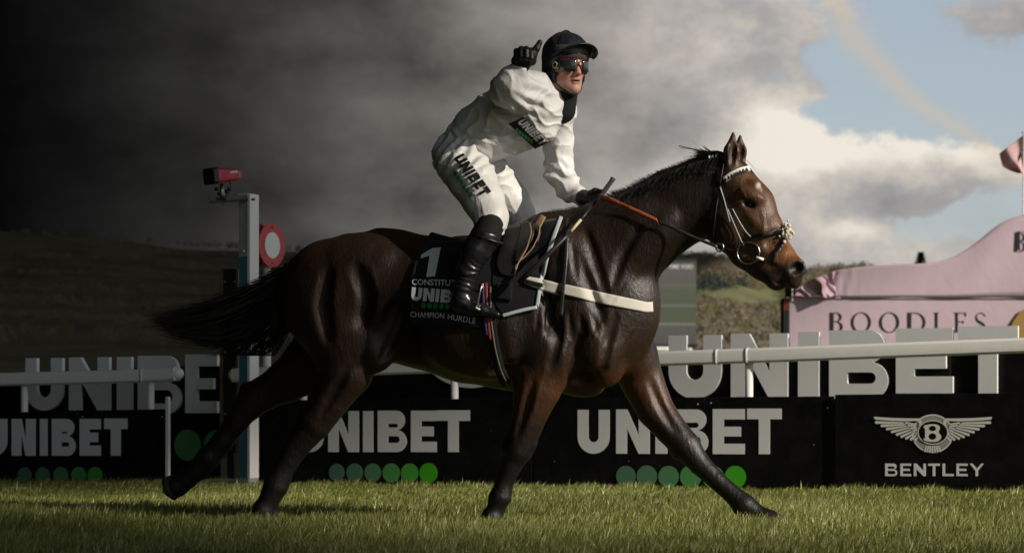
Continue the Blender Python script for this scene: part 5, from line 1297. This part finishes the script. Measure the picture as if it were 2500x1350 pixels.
    strap('neck_strap', [(1386, 532), (1384, 580), (1380, 640), (1374, 700), (1368, 772)], [8, 9, 11, 11, 11], f, .014, leather, bg, 40, .005)
    # bridle
    br = thing('bridle', h2w(hp(1800, 500, .1)), 'dark leather bridle with white zigzag browband, ring bit and sheepskin on the nose', 'bridle')
    strap('browband', [(1768, 440), (1785, 427), (1808, 416), (1830, 411)], 13, f, .008, M['white'], br, 30, .006, 6)
    P = smooth_line([(1769, 442), (1785, 430), (1808, 419), (1829, 413)], 9)
    for i in range(8):
        a, b = P[i], P[i + 1]; up = np.array((-.45, -.9)) * 7
        V = drape([a + (0, 4), b + (0, 4), (a + b) / 2 + up], f, .016); mk('browband_triangle', V, [(0, 1, 2)], M['dark'], br)
    strap('headpiece', [(1764, 400), (1760, 425), (1756, 450)], 7, f, .008, leather, br, 16)
    strap('cheekpiece', [(1757, 452), (1764, 475), (1770, 500)], 4, f, .010, leather, br, 14, .004, 3)
    strap('cheek_cord', [(1758, 458), (1768, 488), (1776, 520), (1782, 542)], 2.6, f, .014, piping, br, 18, .003, 2)
    strap('cheek_cord', [(1776, 510), (1794, 552), (1808, 585), (1816, 600)], 2.6, f, .014, piping, br, 20, .003, 2)
    strap('cheek_cord', [(1788, 510), (1804, 540), (1820, 566), (1832, 578)], 2.8, f, .014, piping, br, 20, .003, 2)
    strap('noseband', [(1832, 578), (1855, 574), (1880, 570), (1908, 562)], 11, f, .010, leather, br, 26, .005)
    strap('lower_noseband', [(1916, 582), (1906, 600), (1893, 622), (1884, 640)], 9, f, .010, leather, br, 22, .005)
    strap('throatlash', [(1757, 455), (1748, 510), (1742, 560), (1738, 590)], 3.4, f, .008, leather, br, 22, .003, 3)
    # sheepskin
    rng = np.random.default_rng(4); mb = MB()
    for _ in range(170):
        c = h2w(hp(1914 + rng.normal() * 8, 568 + rng.normal() * 10, .05 + rng.normal() * .02)); r = .0045 + .006 * rng.random(); mb.ell(c, (r, r, r), 7, 5)
    mb.obj('sheepskin', mat('cream_sheepskin', (.62, .55, .46), .9, .1, .2, 60, .5, 200), br, True)
    # bit ring
    c = h2w(hp(1827, 617, .125)); rg = []
    for a in np.linspace(0, 2 * math.pi, 33): rg.append(c + HA * hr(27) * math.cos(a) + UP * hr(26) * math.sin(a) - HL * 0)
    m1 = MB(); m1.tube(rg, .0045, 8, False); m1.obj('bit_ring', silver, br, True)
    m1 = MB(); m1.tube([h2w(hp(1846, 628, .13)), h2w(hp(1864, 634, .115))], [.007, .008], 8); m1.obj('bit_end', M['white'], br, True)
    c = h2w(hp(1757, 604, .12)); rg = [c + HA * hr(9) * math.cos(a) + UP * hr(10) * math.sin(a) for a in np.linspace(0, 2 * math.pi, 21)]
    m1 = MB(); m1.tube(rg, .005, 8, False); m1.obj('martingale_ring', silver, br, True)
    # reins
    def rein(name, pts, w, material, th=.004, ls=None):
        P = smooth_line([p_[:2] for p_ in pts], 26); l = np.interp(np.linspace(0, 1, 26), np.linspace(0, 1, len(pts)), [p_[2] for p_ in pts]); V = []
        for (x, y), ll in zip(P, l):
            for e in (-.5, .5): V.append(h2w(hp(x + e * w * .4, y + e * w, ll)))
        o = mk(name, V, grid_faces(26, 2), material, br, True); solid(o, th, 0); return o
    orange = mat('orange_brown_rubber_grip', (.28, .065, .022), .5, .4, .2, 60, .3, 160)
    rein('rein_grip', [(1466, 482, .10), (1490, 488, .14), (1512, 497, .15)], 15, orange, .007)
    rein('rein_grip', [(1536, 508, .165), (1570, 523, .17), (1606, 540, .17)], 14, orange, .007)
    rein('rein', [(1512, 497, .15), (1536, 508, .165)], 12, orange, .007)
    rein('rein', [(1606, 540, .17), (1660, 564, .16), (1710, 586, .14), (1752, 603, .125)], 10, leather)
    rein('rein', [(1762, 606, .12), (1785, 611, .12), (1802, 615, .125)], 5, leather)
# ------------------------------------------------------------------ jockey
HEADC = hp(1384, 166, .03); HS = 1.10
_y = R(-27); _p = R(-10)                      # face turned toward the camera (in the horse frame), chin dropped
def head_axes():
    # world forward: to the right and toward the camera
    fw = np.array((math.sin(R(29)), -math.cos(R(29)), 0)); fw = fw * math.cos(R(1)) + np.array((0, 0, -math.sin(R(1))))
    up = UP - fw * fw[2]; up /= np.linalg.norm(up); lf = np.cross(up, fw)
    a = np.array([fw, lf, up]); return a
HW = head_axes(); HH = np.stack([HW @ HA, HW @ HL, HW[:, 2]], 1)      # rows: forward, left, up in horse frame
def hd(x, y, z): return HEADC + HS * (x * HH[0] + y * HH[1] + z * HH[2])
def hdw(x, y, z): return h2w(hd(x, y, z))
TORSO = [(1140, 345, 0, 58, 1.15), (1172, 322, 0, 68, 1.1), (1215, 300, 0, 78, 1.05), (1268, 275, .01, 82, 1.1), (1312, 262, .02, 74, 1.2)]
def jockey_body():
    f = Field((hp(1030, 300, 0)[0], -.60, 1.06), (hp(1540, 300, 0)[0], .46, 2.66), .0055)
    def C(l, k=.02, shr=5): f.chain(ch([(q[0], q[1], q[2], q[3] - shr, *q[4:]) for q in l]), k)
    C(TORSO, .03, 12); C([(1298, 232, .12, 36), (1330, 246, .03, 42), (1365, 278, -.12, 36)], .04)
    C([(1330, 245, .02, 36), (1352, 222, .025, 33), (1368, 195, .03, 34)], .03, 2)
    # arms
    C([(1300, 228, .13, 36), (1262, 222, .27, 36), (1234, 222, .37, 32), (1248, 200, .41, 28), (1270, 166, .42, 22), (1276, 150, .425, 22)], .02)
    C([(1360, 275, -.13, 36), (1362, 350, -.18, 32), (1366, 430, -.20, 31), (1392, 465, -.14, 27), (1428, 485, -.06, 20), (1444, 490, -.04, 20)], .02)
    # pelvis and legs
    C([(1155, 350, 0, 46, 1.1), (1134, 382, 0, 46, 1.15)], .04)
    for sg, th in ((1, [(1136, 396, .10, 46), (1154, 440, .17, 48), (1178, 490, .22, 48), (1198, 534, .27, 38), (1192, 562, .31, 35), (1162, 612, .34, 30), (1140, 662, .355, 24), (1131, 705, .36, 21), (1126, 738, .36, 20), (1170, 752, .365, 15), (1208, 766, .365, 9)]),
                   (-1, [(1140, 396, -.10, 46), (1195, 440, -.17, 48), (1245, 490, -.22, 45), (1268, 532, -.27, 38), (1255, 562, -.31, 35), (1225, 612, -.34, 30), (1200, 662, -.355, 24), (1190, 705, -.36, 21), (1186, 738, -.36, 20), (1230, 752, -.365, 15), (1268, 766, -.365, 9)])):
        C(th, .02)
    # head
    def E(x, y, z, rx, ry, rz, k=.02, carve=False, yw=0): f.ell(hd(x, y, z), np.array((rx, ry, rz)) * HS, HH, k, carve)
    E(-.005, 0, .03, .098, .076, .095); E(.036, 0, -.035, .058, .060, .085, .03)
    def S(x, y, z, r, k=.02): f.ell(hd(x, y, z), np.array((r, r, r)) * HS, HH, k)
    for s in (-1, 1):
        f.cone(hd(.0, s * .056, -.07), hd(.068, s * .014, -.108), .018 * HS, .020 * HS, k=.03)
        E(.062, s * .040, -.022, .022, .022, .018, .02); f.cone(hd(.086, s * .012, .022), hd(.07, s * .05, .024), .011 * HS, .010 * HS, k=.02)
        E(.098, s * .032, .002, .017, .017, .011, .012, True); E(.103, s * .012, -.040, .011, .008, .008, .008)
        E(-.005, s * .078, -.015, .018, .010, .030, .01)
    S(.078, 0, -.110, .021); f.cone(hd(.094, 0, .010), hd(.114, 0, -.034), .010 * HS, .0125 * HS, k=.012)
    E(.092, 0, -.066, .013, .024, .007, .008); E(.089, 0, -.081, .013, .021, .008, .008); E(.106, 0, -.0735, .022, .017, .0030, .004, True)
    for s in (-1, 1): E(.116, s * .006, -.0465, .006, .0035, .003, .002, True)
    return f
def shell(parts, k, h=.006, pad=.09):
    P = np.array([p[0] for c in parts for p in c]); r = max(p[1] for c in parts for p in c) * 1.25 + pad
    f = Field(P.min(0) - r, P.max(0) + r, h)
    for c in parts: f.chain(c, k)
    return f
def folds(V, n, amp, dirs, f0, seed, sharp=1.6):
    "creases running across the given directions"
    d = 0
    for i, (u, w) in enumerate(dirs):
        u = np.array(u, float); u /= np.linalg.norm(u); ph = V @ u * f0 + 2.6 * fbm(V, 7, 2, seed + i) ; q = 1 - np.abs(np.sin(ph)); d = d + w * (q ** sharp - .4) * (.4 + .6 * (vnoise(V, 6, seed + 7 + i) * .5 + .5))
    return V + n * (amp * d)[:, None]
def cloth_mat(name, col, rough, scale, strength):
    m = mat(name, col, rough, .35, .04, 8, .3, 34); nt = m.node_tree; b = NB(nt); bn = [n for n in nt.nodes if n.type == 'BUMP'][0]
    co = b.node('ShaderNodeTexCoord').outputs['Object']
    a = b.noise(b.v('MULTIPLY', co, (1, 1, .55)), scale, 3, .5, 2.2); r = b.m('SUBTRACT', 1.0, b.m('MULTIPLY', b.m('ABSOLUTE', b.m('SUBTRACT', a, .5)), 5.0), clamp=True)
    c = b.noise(b.v('MULTIPLY', co, (.6, 1, 1)), scale * 2.2, 3, .5, 1.5); r2 = b.m('SUBTRACT', 1.0, b.m('MULTIPLY', b.m('ABSOLUTE', b.m('SUBTRACT', c, .5)), 6.0), clamp=True)
    h = b.m('ADD', b.m('MULTIPLY', b.m('MULTIPLY', r, r), .9), b.m('MULTIPLY', r2, .35)); b.put(bn.inputs['Height'], h); bn.inputs['Strength'].default_value = strength; bn.inputs['Distance'].default_value = .012
    return m
def jockey():
    base = h2w(hp(1170, 560, 0)); t = thing('person', base, 'jockey in white silks and black helmet standing in the stirrups, one gloved hand raised', 'person')
    skin = bpy.data.materials.new('skin'); skin.use_nodes = True; nt = skin.node_tree; nt.nodes.clear(); b = NB(nt)
    p = b.node('ShaderNodeBsdfPrincipled'); out = b.node('ShaderNodeOutputMaterial'); nt.links.new(p.outputs[0], out.inputs[0])
    vc = b.node('ShaderNodeVertexColor', layer_name='Col').outputs[0]; co = b.node('ShaderNodeTexCoord').outputs['Object']
    b.put(p.inputs['Base Color'], b.mul(vc, b.m('ADD', .86, b.m('MULTIPLY', b.noise(co, 60, 4, .6), .28)))); p.inputs['Roughness'].default_value = .56; p.inputs['Subsurface Weight'].default_value = .12; p.inputs['Subsurface Radius'].default_value = (.012, .005, .003); p.inputs['Subsurface Scale'].default_value = .6
    f = jockey_body(); V, Q = f.mesh(1); W = h2w(V)
    L = (V - HEADC) @ HH.T / HS
    c = np.tile(np.array((.46, .25, .18)), (len(V), 1))
    def tw(col, w):
        nonlocal c
        w = np.clip(w, 0, 1)[:, None]; c = c * (1 - w) + np.array(col) * w
    g = lambda x, y, z, r: np.exp(-(((L[:, 0] - x) ** 2 + (L[:, 1] - y) ** 2 + (L[:, 2] - z) ** 2) / r ** 2))
    for s in (-1, 1): tw((.44, .17, .13), .6 * g(.07, s * .045, -.035, .03))
    tw((.36, .12, .10), .95 * (np.abs(L[:, 1]) < .026) * ((np.abs(L[:, 2] + .0735) < .0145) & (L[:, 0] > .084))); tw((.42, .18, .13), .5 * g(.118, 0, -.035, .018))
    tw((.05, .02, .018), 1.0 * (np.abs(L[:, 1]) < .019) * ((np.abs(L[:, 2] + .0735) < .003) & (L[:, 0] > .08)))
    tw((.33, .19, .15), .35 * np.clip((-.075 - L[:, 2]) / .03, 0, 1) * (L[:, 2] > -.14))
    col = np.ones((len(V), 4)); col[:, :3] = c
    mk('body', W, Q, skin, t, True, colors=col)
    silk = cloth_mat('white_silk', (.62, .61, .60), .36, 9, .13)
    # jacket
    J = [ch(TORSO), ch([(1288, 222, .13, 46), (1330, 246, .03, 52), (1368, 268, -.12, 42)]),
         ch([(1300, 224, .14, 52), (1270, 224, .24, 48), (1240, 222, .36, 42), (1246, 202, .41, 36), (1266, 176, .42, 26)]),
         ch([(1358, 282, -.13, 44), (1362, 350, -.18, 36), (1366, 425, -.20, 36), (1390, 464, -.14, 31), (1424, 485, -.07, 21)]),
         ch([(1150, 345, .03, 56, 1.1), (1190, 352, .04, 44, 1.4), (1250, 335, .05, 40, 1.3), (1318, 312, .05, 42, 1.2)])]
    jf = shell(J, .03); jf.cut(hp(1094, 306, 0) + np.array((-.012, 0, 0)), np.array((-.78, 0, .20)));
    jf.ell(hp(1352, 210, .04), (.066, .075, .092), axr(0), .01, True)
    Vj, Qj = jf.mesh(1); n = jf.grad(Vj)
    Vj = folds(Vj, n, .010, [((.75, .1, .65), 1.0), ((.3, .5, -.8), .7)], 30, 3); Vj = Vj + n * (.003 * fbm(Vj, 8, 2, 6))[:, None]
    sl = np.clip(1 - np.abs(Vj[:, 1] + .30) / .16, 0, 1); Vj = Vj + n * (.011 * sl * (np.sin(Vj[:, 0] * 60 + Vj[:, 2] * 75 + 3 * vnoise(Vj, 9, 2))))[:, None]
    arm = np.clip((Vj[:, 1] - .08) / .05, 0, 1) * np.clip((2.02 - Vj[:, 2]) / .1, 0, 1); Vj = Vj + n * (.007 * arm * np.sin(Vj[:, 2] * 95 + Vj[:, 0] * 40 + 3 * vnoise(Vj, 8, 5)))[:, None]
    mk('jacket', h2w(Vj), Qj, silk, t, True)
    # breeches
    BL = {1: ch([(1122, 385, .05, 64), (1128, 400, .11, 62), (1154, 442, .17, 57), (1180, 490, .22, 50), (1199, 530, .265, 41), (1196, 552, .29, 39)]),
          -1: ch([(1135, 385, -.05, 62), (1150, 400, -.11, 60), (1200, 440, -.17, 56), (1246, 490, -.22, 47), (1268, 528, -.265, 40), (1262, 552, -.29, 38)])}
    bf = shell([ch([(1150, 345, 0, 60, 1.12), (1122, 383, 0, 64, 1.2)]), BL[1], BL[-1]], .025); bf.cut(hp(1172, 322, 0) , np.array((.52, 0, .80)))
    bf.cut(hp(1186, 566, .29), np.array((-.35, 0, -1)))
    Vb, Qb = bf.mesh(1); n = bf.grad(Vb)
    kn = np.clip((1.60 - Vb[:, 2]) / .1, 0, 1); Vb = folds(Vb, n, .005, [((.5, .2, .85), 1.0), ((.9, 0, .3), .5)], 36, 12); Vb = Vb + n * (.008 * kn * np.sin(Vb[:, 2] * 120 + Vb[:, 0] * 30 + 3 * vnoise(Vb, 9, 3)))[:, None]
    hipw = np.clip((Vb[:, 2] - 1.86) / .08, 0, 1); Vb = Vb + n * (.007 * hipw * np.sin(Vb[:, 0] * 90 - Vb[:, 2] * 50 + 2 * vnoise(Vb, 9, 4)))[:, None]
    mk('breeches', h2w(Vb), Qb, cloth_mat('white_breeches', (.62, .61, .585), .45, 14, .12), t, True)
    # boots
    bootm = mat('black_patent_boot', (.010, .010, .012), .22, .55, .1, 25, .25, 55, coat=.4); sock = mat('black_knee_sleeve', (.012, .012, .012), .8, .2)
    for sg, B in ((1, [(1186, 578, .32, 38), (1162, 614, .34, 34), (1142, 662, .355, 28), (1132, 702, .36, 25), (1127, 733, .36, 25), (1118, 745, .36, 19), (1150, 752, .365, 18), (1178, 757, .365, 15), (1214, 768, .365, 8)]),
                  (-1, [(1250, 578, -.32, 38), (1226, 614, -.34, 34), (1204, 662, -.355, 28), (1192, 702, -.36, 25), (1187, 733, -.36, 25), (1178, 745, -.36, 19), (1210, 752, -.365, 18), (1238, 757, -.365, 15), (1274, 768, -.365, 8)])):
        C_ = ch(B); ff = shell([C_[:5], C_[4:6], C_[4:5] + C_[6:]], .02, .005, .07); tp = hp(B[0][0] + 6, B[0][1] - 12, B[0][2]); ff.cut(tp, np.array((.35, 0, 1.0)))
        V_, Q_ = ff.mesh(1); n = ff.grad(V_); low = np.exp(-((V_[:, 2] - 1.29) / .10) ** 2); V_ = V_ + n * (.0035 * low * np.sin(V_[:, 2] * 170 + V_[:, 0] * 90 + 6 * vnoise(V_, 14, 3)) * (.3 + .7 * np.abs(vnoise(V_, 11, 8)) * 1.6))[:, None]
        o = mk('boot', h2w(V_), Q_, bootm, t, True)
        m1 = MB(); ctr = np.array(tp) - np.array((.004, 0, .035)); nn = np.array((.33, 0, .94)); u = np.array((.94, 0, -.33)); rr_ = hr(39); rg = [h2w(ctr + rr_ * (u * math.cos(a) + np.array((0, 1, 0)) * math.sin(a))) for a in np.linspace(0, 2 * math.pi, 25)]
        m1.tube(rg, .007, 6, False); m1.obj('boot_top_band', leather_(), o, True)
        x0 = 0 if sg > 0 else 62; sf = shell([ch([(1197 + x0, 548, .30 * sg, 36), (1188 + x0, 574, .32 * sg, 35)])], .02, .006, .06); V_, Q_ = sf.mesh(1); mk('knee_sleeve', h2w(V_), Q_, sock, t, True)
    # gloves
    gl = mat('black_leather_glove', (.012, .012, .012), .45, .45, .15, 40, .3, 90)
    g = [ch([(1270, 168, .42, 19), (1277, 152, .43, 21), (1280, 140, .435, 20)]), ch([(1262, 150, .43, 14), (1296, 148, .43, 14)])]
    for x, y0, y1, l in ((1261, 146, 126, .445), (1272, 144, 121, .455), (1284, 143, 121, .458), (1296, 142, 125, .45)):
        g.append(ch([(x, y0, l - .01, 8), (x + .5, y1, l, 7.5), (x + 1, y1 + 5, l + .028, 7), (x + 1, y1 + 18, l + .036, 6.5), (x + 1, y1 + 24, l + .022, 6)]))
    gf = shell(g, .006, .0032, .05); gf.chain(ch([(1299, 150, .44, 9.5), (1302, 136, .45, 9), (1310, 119, .45, 8), (1318, 104, .445, 6.5)]), .008)
    V_, Q_ = gf.mesh(1); mk('glove', h2w(V_), Q_, gl, t, True)
    g = [ch([(1424, 483, -.06, 20), (1440, 486, -.04, 19), (1450, 484, -.03, 18)])]
    for k, (x, y) in enumerate(((1455, 470), (1458, 480), (1457, 490), (1452, 499))):
        g.append(ch([(1442, y + 2, -.015, 8), (x, y - 1, .005, 7), (x + 8, y + 3, -.005, 6.5), (x + 4, y + 8, -.03, 6)]))
    gf = shell(g, .006, .0035, .05); gf.chain(ch([(1438, 474, -.01, 8), (1452, 466, .01, 7), (1466, 468, .005, 6)]), .008)
    V_, Q_ = gf.mesh(1); mk('glove', h2w(V_), Q_, gl, t, True)
    # collar
    colf = shell([[(hd(-.020, 0, -.125), .064 * HS, 1.0), (hd(-.050, 0, -.20), .070 * HS, 1.0)]], .01, .005, .06); colf.cut(hd(-.01, 0, -.115), HH[2] + .5 * HH[0] * -1); V_, Q_ = colf.mesh(1)
    collarm = mat('black_collar', (.012, .012, .013), .7, .2); co_ = mk('collar', h2w(V_), Q_, collarm, t, True)
    head_gear(t)
    # chest patch and lettering
    def joined(ff, off, quad, col, name, nu=18, nv=8):
        V = drape(quad_px(quad, nu, nv), ff, off, 13.4, 15.2); o = mk(name, V, grid_faces(nu, nv), col, t, True); solid(o, .003, 0); return o
    patchm = mat('black_printed_panel', (.010, .010, .010), .6, .25); greyp = mat('grey_print', (.40, .40, .40), .6, .2); blackp = mat('black_print', (.010, .010, .010), .6, .2)
    q = [(1279, 286), (1344, 346), (1306, 364), (1241, 303)]
    joined(jf, .014, q, patchm, 'chest_panel', 24, 14)
    def word(ff, off, quad, m, chars=(('U', 0, .8), ('N', .9, 1.75), ('I', 1.85, 2.12), ('B', 2.24, 3.02), ('E', 3.12, 3.8), ('T', 3.86, 4.6)), tot=4.6):
        c = np.array(quad, float)
        for c_, a, b_ in chars:
            vv, fv = fill2d(glyph(c_, b_ - a, 1.0, .27)); u0, u1 = a / tot, b_ / tot
            qd = [c[0] + (c[1] - c[0]) * u0, c[0] + (c[1] - c[0]) * u1, c[3] + (c[2] - c[3]) * u1, c[3] + (c[2] - c[3]) * u0]
            draped_print('printed_letter', vv, fv, qd, ff, off, m, t)
    word(jf, .0205, [(1280, 290), (1341, 345), (1320, 356), (1262, 300)], greyp)
    for i in range(6):
        vv, fv = fill2d([arc(0, 0, 1, 1, 0, 340, 16)]); x = 1262 + i * 7.2; y = 318 + i * 5.6
        draped_print('dot', vv, fv, [(x - 3.6, y - 5), (x + 3.6, y - 5), (x + 3.6, y + 5), (x - 3.6, y + 5)], jf, .0205, M['green'], t)
    word(bf, .010, [(1131, 374), (1200, 468), (1176, 481), (1106, 386)], blackp)
    for i in range(6):
        vv, fv = fill2d([arc(0, 0, 1, 1, 0, 340, 16)]); x = 1112 + i * 7.4; y = 424 + i * 10
        draped_print('dot', vv, fv, [(x - 5, y - 6), (x + 5, y - 6), (x + 5, y + 6), (x - 5, y + 6)], bf, .010, M['green'], t)
    joined(colf, .006, [(1345, 222), (1366, 237), (1362, 246), (1343, 235)], greyp, 'collar_label', 8, 5)
    word(colf, .010, [(1347, 226), (1365, 238), (1363, 245), (1345, 234)], blackp, (('U', 0, .8), ('N', .95, 1.8), ('I', 1.95, 2.2)), 2.2)
    # whip
    w = thing('whip', h2w(hp(1450, 480, .05)), 'black riding whip with cream band held against the neck of the horse', 'whip')
    A = lambda x, y, l: h2w(hp(x, y, l))
    m1 = MB(); m1.tube([A(1497, 436, .02), A(1494, 441, .025), A(1476, 466, .05), A(1452, 495, .08)], [.016, .012, .0125, .011], 12); m1.obj('handle', mat('ribbed_grip', (.03, .03, .03), .6, .3, .3, 60, .5, 120), w, True)
    m1 = MB()
    for k in range(5):
        a = k / 4.5; m1.tube([A(1494 - 20 * a, 441 + 27 * a, .025 + .02 * a), A(1492.5 - 20 * a, 443 + 27 * a, .026 + .02 * a)], .0142, 12)
    m1.obj('grip_rings', mat('grey_grip_ring', (.06, .06, .06), .5), w, True)
    m1 = MB(); m1.tube([A(1452, 495, .08), A(1432, 520, .16), A(1418, 537, .22)], [.009, .008, .007], 10); m1.obj('shaft', gl, w, True)
    m1 = MB(); m1.tube([A(1418, 537, .22), A(1393, 566, .29)], [.008, .0075], 10); m1.obj('cream_band', mat('cream_tape', (.55, .52, .34), .5), w, True)
    m1 = MB(); m1.tube([A(1393, 566, .29), A(1378, 582, .34), A(1330, 630, .39), A(1290, 668, .40), A(1266, 690, .40)], [.008, .011, .014, .016, .012], 10); m1.obj('padded_flap', mat('black_whip_pad', (.014, .014, .016), .4, .5), w, True)
    return t
def leather_(): return M.setdefault('leather', mat('black_strap_leather', (.012, .011, .011), .4, .5, .2, 20))
def head_gear(t):
    helm = mat('navy_black_helmet_silk', (.010, .011, .018), .38, .5, .15, 30, .3, 70, sheen=.05); band = mat('bronze_grey_band', (.075, .068, .055), .40, .5, .2, 18, .25, 90)
    h = .0045
    def hf(r=.25): return Field(HEADC - r * 1.15, HEADC + r * 1.15, h)
    def E(f, x, y, z, rx, ry, rz, k=.01, carve=False, tilt=0):
        a = HH.copy()
        if tilt: c_, s_ = math.cos(R(tilt)), math.sin(R(tilt)); a = np.array([HH[0] * c_ - HH[2] * s_, HH[1], HH[2] * c_ + HH[0] * s_])
        f.ell(hd(x, y, z), np.array((rx, ry, rz)) * HS, a, k, carve)
    f = hf(); E(f, -.014, 0, .060, .131, .112, .117); E(f, -.078, 0, -.012, .060, .086, .082, .04)
    f.cut(hd(.05, 0, .062), -HH[2] * .98 + HH[0] * .22 * 1) if False else None
    E(f, .10, 0, -.035, .135, .15, .085, .012, True)
    E(f, .0, 0, -.14, .2, .2, .07, .02, True)
    E(f, -.01, 0, .175, .018, .018, .010, .012)
    V, Q = f.mesh(1); n = f.grad(V); L = (V - HEADC) @ HH.T / HS; a = np.arctan2(L[:, 1], L[:, 0]); V = V + n * (-.0035 * np.exp(-(np.sin(a * 3) / .12) ** 2) * np.clip(L[:, 2] / .1, 0, 1) + .003 * fbm(V, 22, 2, 3))[:, None]
    o = mk('helmet', h2w(V), Q, helm, t, True)
    # peak
    nu, nv = 26, 9; VV = []
    for i in range(nu):
        a = R(-72 + 144 * i / (nu - 1))
        for j in range(nv):
            v = j / (nv - 1); x0, y0 = .115 * math.cos(a) - .004, .110 * math.sin(a); ext = .072 * max(0, math.cos(a * 1.05)) ** .7
            VV.append(hdw(x0 + ext * v * math.cos(a * .5), y0 + ext * v * math.sin(a * .5), .108 - .062 * math.sin(abs(a)) ** 2.0 + .004 * v - .014 * v * v))
    pk = mk('peak', VV, grid_faces(nu, nv), helm, t, True); solid(pk, .006, 0)
    # padded brow band under the peak
    nu, nv = 40, 8; VV = []
    for i in range(nu):
        a = R(-66 + 132 * i / (nu - 1))
        for j in range(nv):
            v = j / (nv - 1) - .5; bul = .010 * (1 - (2 * v) ** 2) - .008 * v
            VV.append(hdw((.108 + bul) * math.cos(a) - .004, (.090 + bul) * math.sin(a), .066 - .066 * v))
    bd = mk('brow_band', VV, grid_faces(nu, nv), band, t, True); solid(bd, .006, -1)
    # ear flaps and chin strap
    for s in (-1, 1):
        f = hf(); E(f, -.012, s * .080, -.030, .046, .016, .058, .01); E(f, -.055, s * .072, .0, .045, .020, .05, .02); V, Q = f.mesh(1); mk('ear_flap', h2w(V), Q, helm, t, True)
    m1 = MB(); m1.tube([hdw(.015, -.078, -.045), hdw(.022, -.071, -.08), hdw(.045, -.050, -.112), hdw(.068, -.018, -.134), hdw(.072, 0, -.137), hdw(.068, .018, -.134), hdw(.045, .050, -.112), hdw(.022, .071, -.08), hdw(.015, .078, -.045)], [.006] * 9, 6); m1.obj('chin_strap', leather_(), t, True)
    m1 = MB(); m1.ell(hdw(.02, -.077, -.07), (.010, .010, .014), 8, 6); m1.obj('strap_buckle', leather_(), t, True)
    # goggles
    gg = thing_child('goggles', t); orange = mat('orange_goggle_frame', (.14, .03, .016), .35, .5); lens = mat('dark_goggle_lens', (.02, .024, .024), .10, .7, coat=.5); brassm = mat('pale_brass_ring', (.42, .36, .20), .35, .5)
    def curve(a, grow=0.0): return (.094 + grow) * math.cos(a) + .012, (.078 + grow) * math.sin(a)
    def sheet(name, a0, a1, zt, zb, grow, m, parent, nu=22, nv=7, th=.004, nose=0):
        VV = []
        for i in range(nu):
            a = R(a0 + (a1 - a0) * i / (nu - 1))
            for j in range(nv):
                v = j / (nv - 1); z1, z0 = zt, zb
                if nose: z0 = zb + nose * math.exp(-(math.degrees(a) / 9.0) ** 2)
                x, y = curve(a, grow + .004 * (1 - (2 * v - 1) ** 2)); VV.append(hdw(x, y, z1 + (z0 - z1) * v))
        o = mk(name, VV, grid_faces(nu, nv), m, parent, True); solid(o, th, 0); return o
    sheet('frame', -78, 78, .031, -.030, .008, orange, gg, 40, 9, .006, .034)
    for s in (-1, 1): 
        sheet('lens', s * 12 if s > 0 else -58, s * 58 if s > 0 else -12, .027, -.025, .016, lens, gg, 18, 8, .004)
        sheet('side_panel', 60 * s, 90 * s, .026, -.020, .012, lens, gg, 10, 6, .005)
    sheet('strap', -150, -84, .020, -.012, .010, leather_(), gg, 16, 4, .004); sheet('strap', 84, 150, .020, -.012, .010, leather_(), gg, 16, 4, .004)
    x, y = curve(R(-72), .022); tx, ty = -math.sin(R(-72)), math.cos(R(-72)); rg = [hdw(x + tx * .013 * math.cos(a), y + ty * .013 * math.cos(a), .004 + .014 * math.sin(a)) for a in np.linspace(0, 2 * math.pi, 21)]
    m1 = MB(); m1.tube(rg, .0028, 7, False); m1.obj('vent_ring', brassm, gg, True)
    x, y = curve(R(0), .020); m1 = MB(); m1.ell(hdw(x, y, .006), (.007, .006, .008), 8, 6); m1.obj('bridge_clip', M['rivet'], gg, True)
def thing_child(name, parent):
    o = bpy.data.objects.new(name, None); COL.objects.link(o); o.parent = parent; return o

# ------------------------------------------------------------------ build everything
import time
_t = time.time()
def step(fn):
    fn(); print('%-16s %.1fs' % (fn.__name__, time.time() - _t))
for fn in (hills, shade_slabs, woods, lone_trees, pavilion, big_screen, vehicles, build_boards, big_letters, build_rails, winning_post, disc_post, mirror_panel, horse, tack, jockey, grass): step(fn)
bpy.context.view_layer.update()
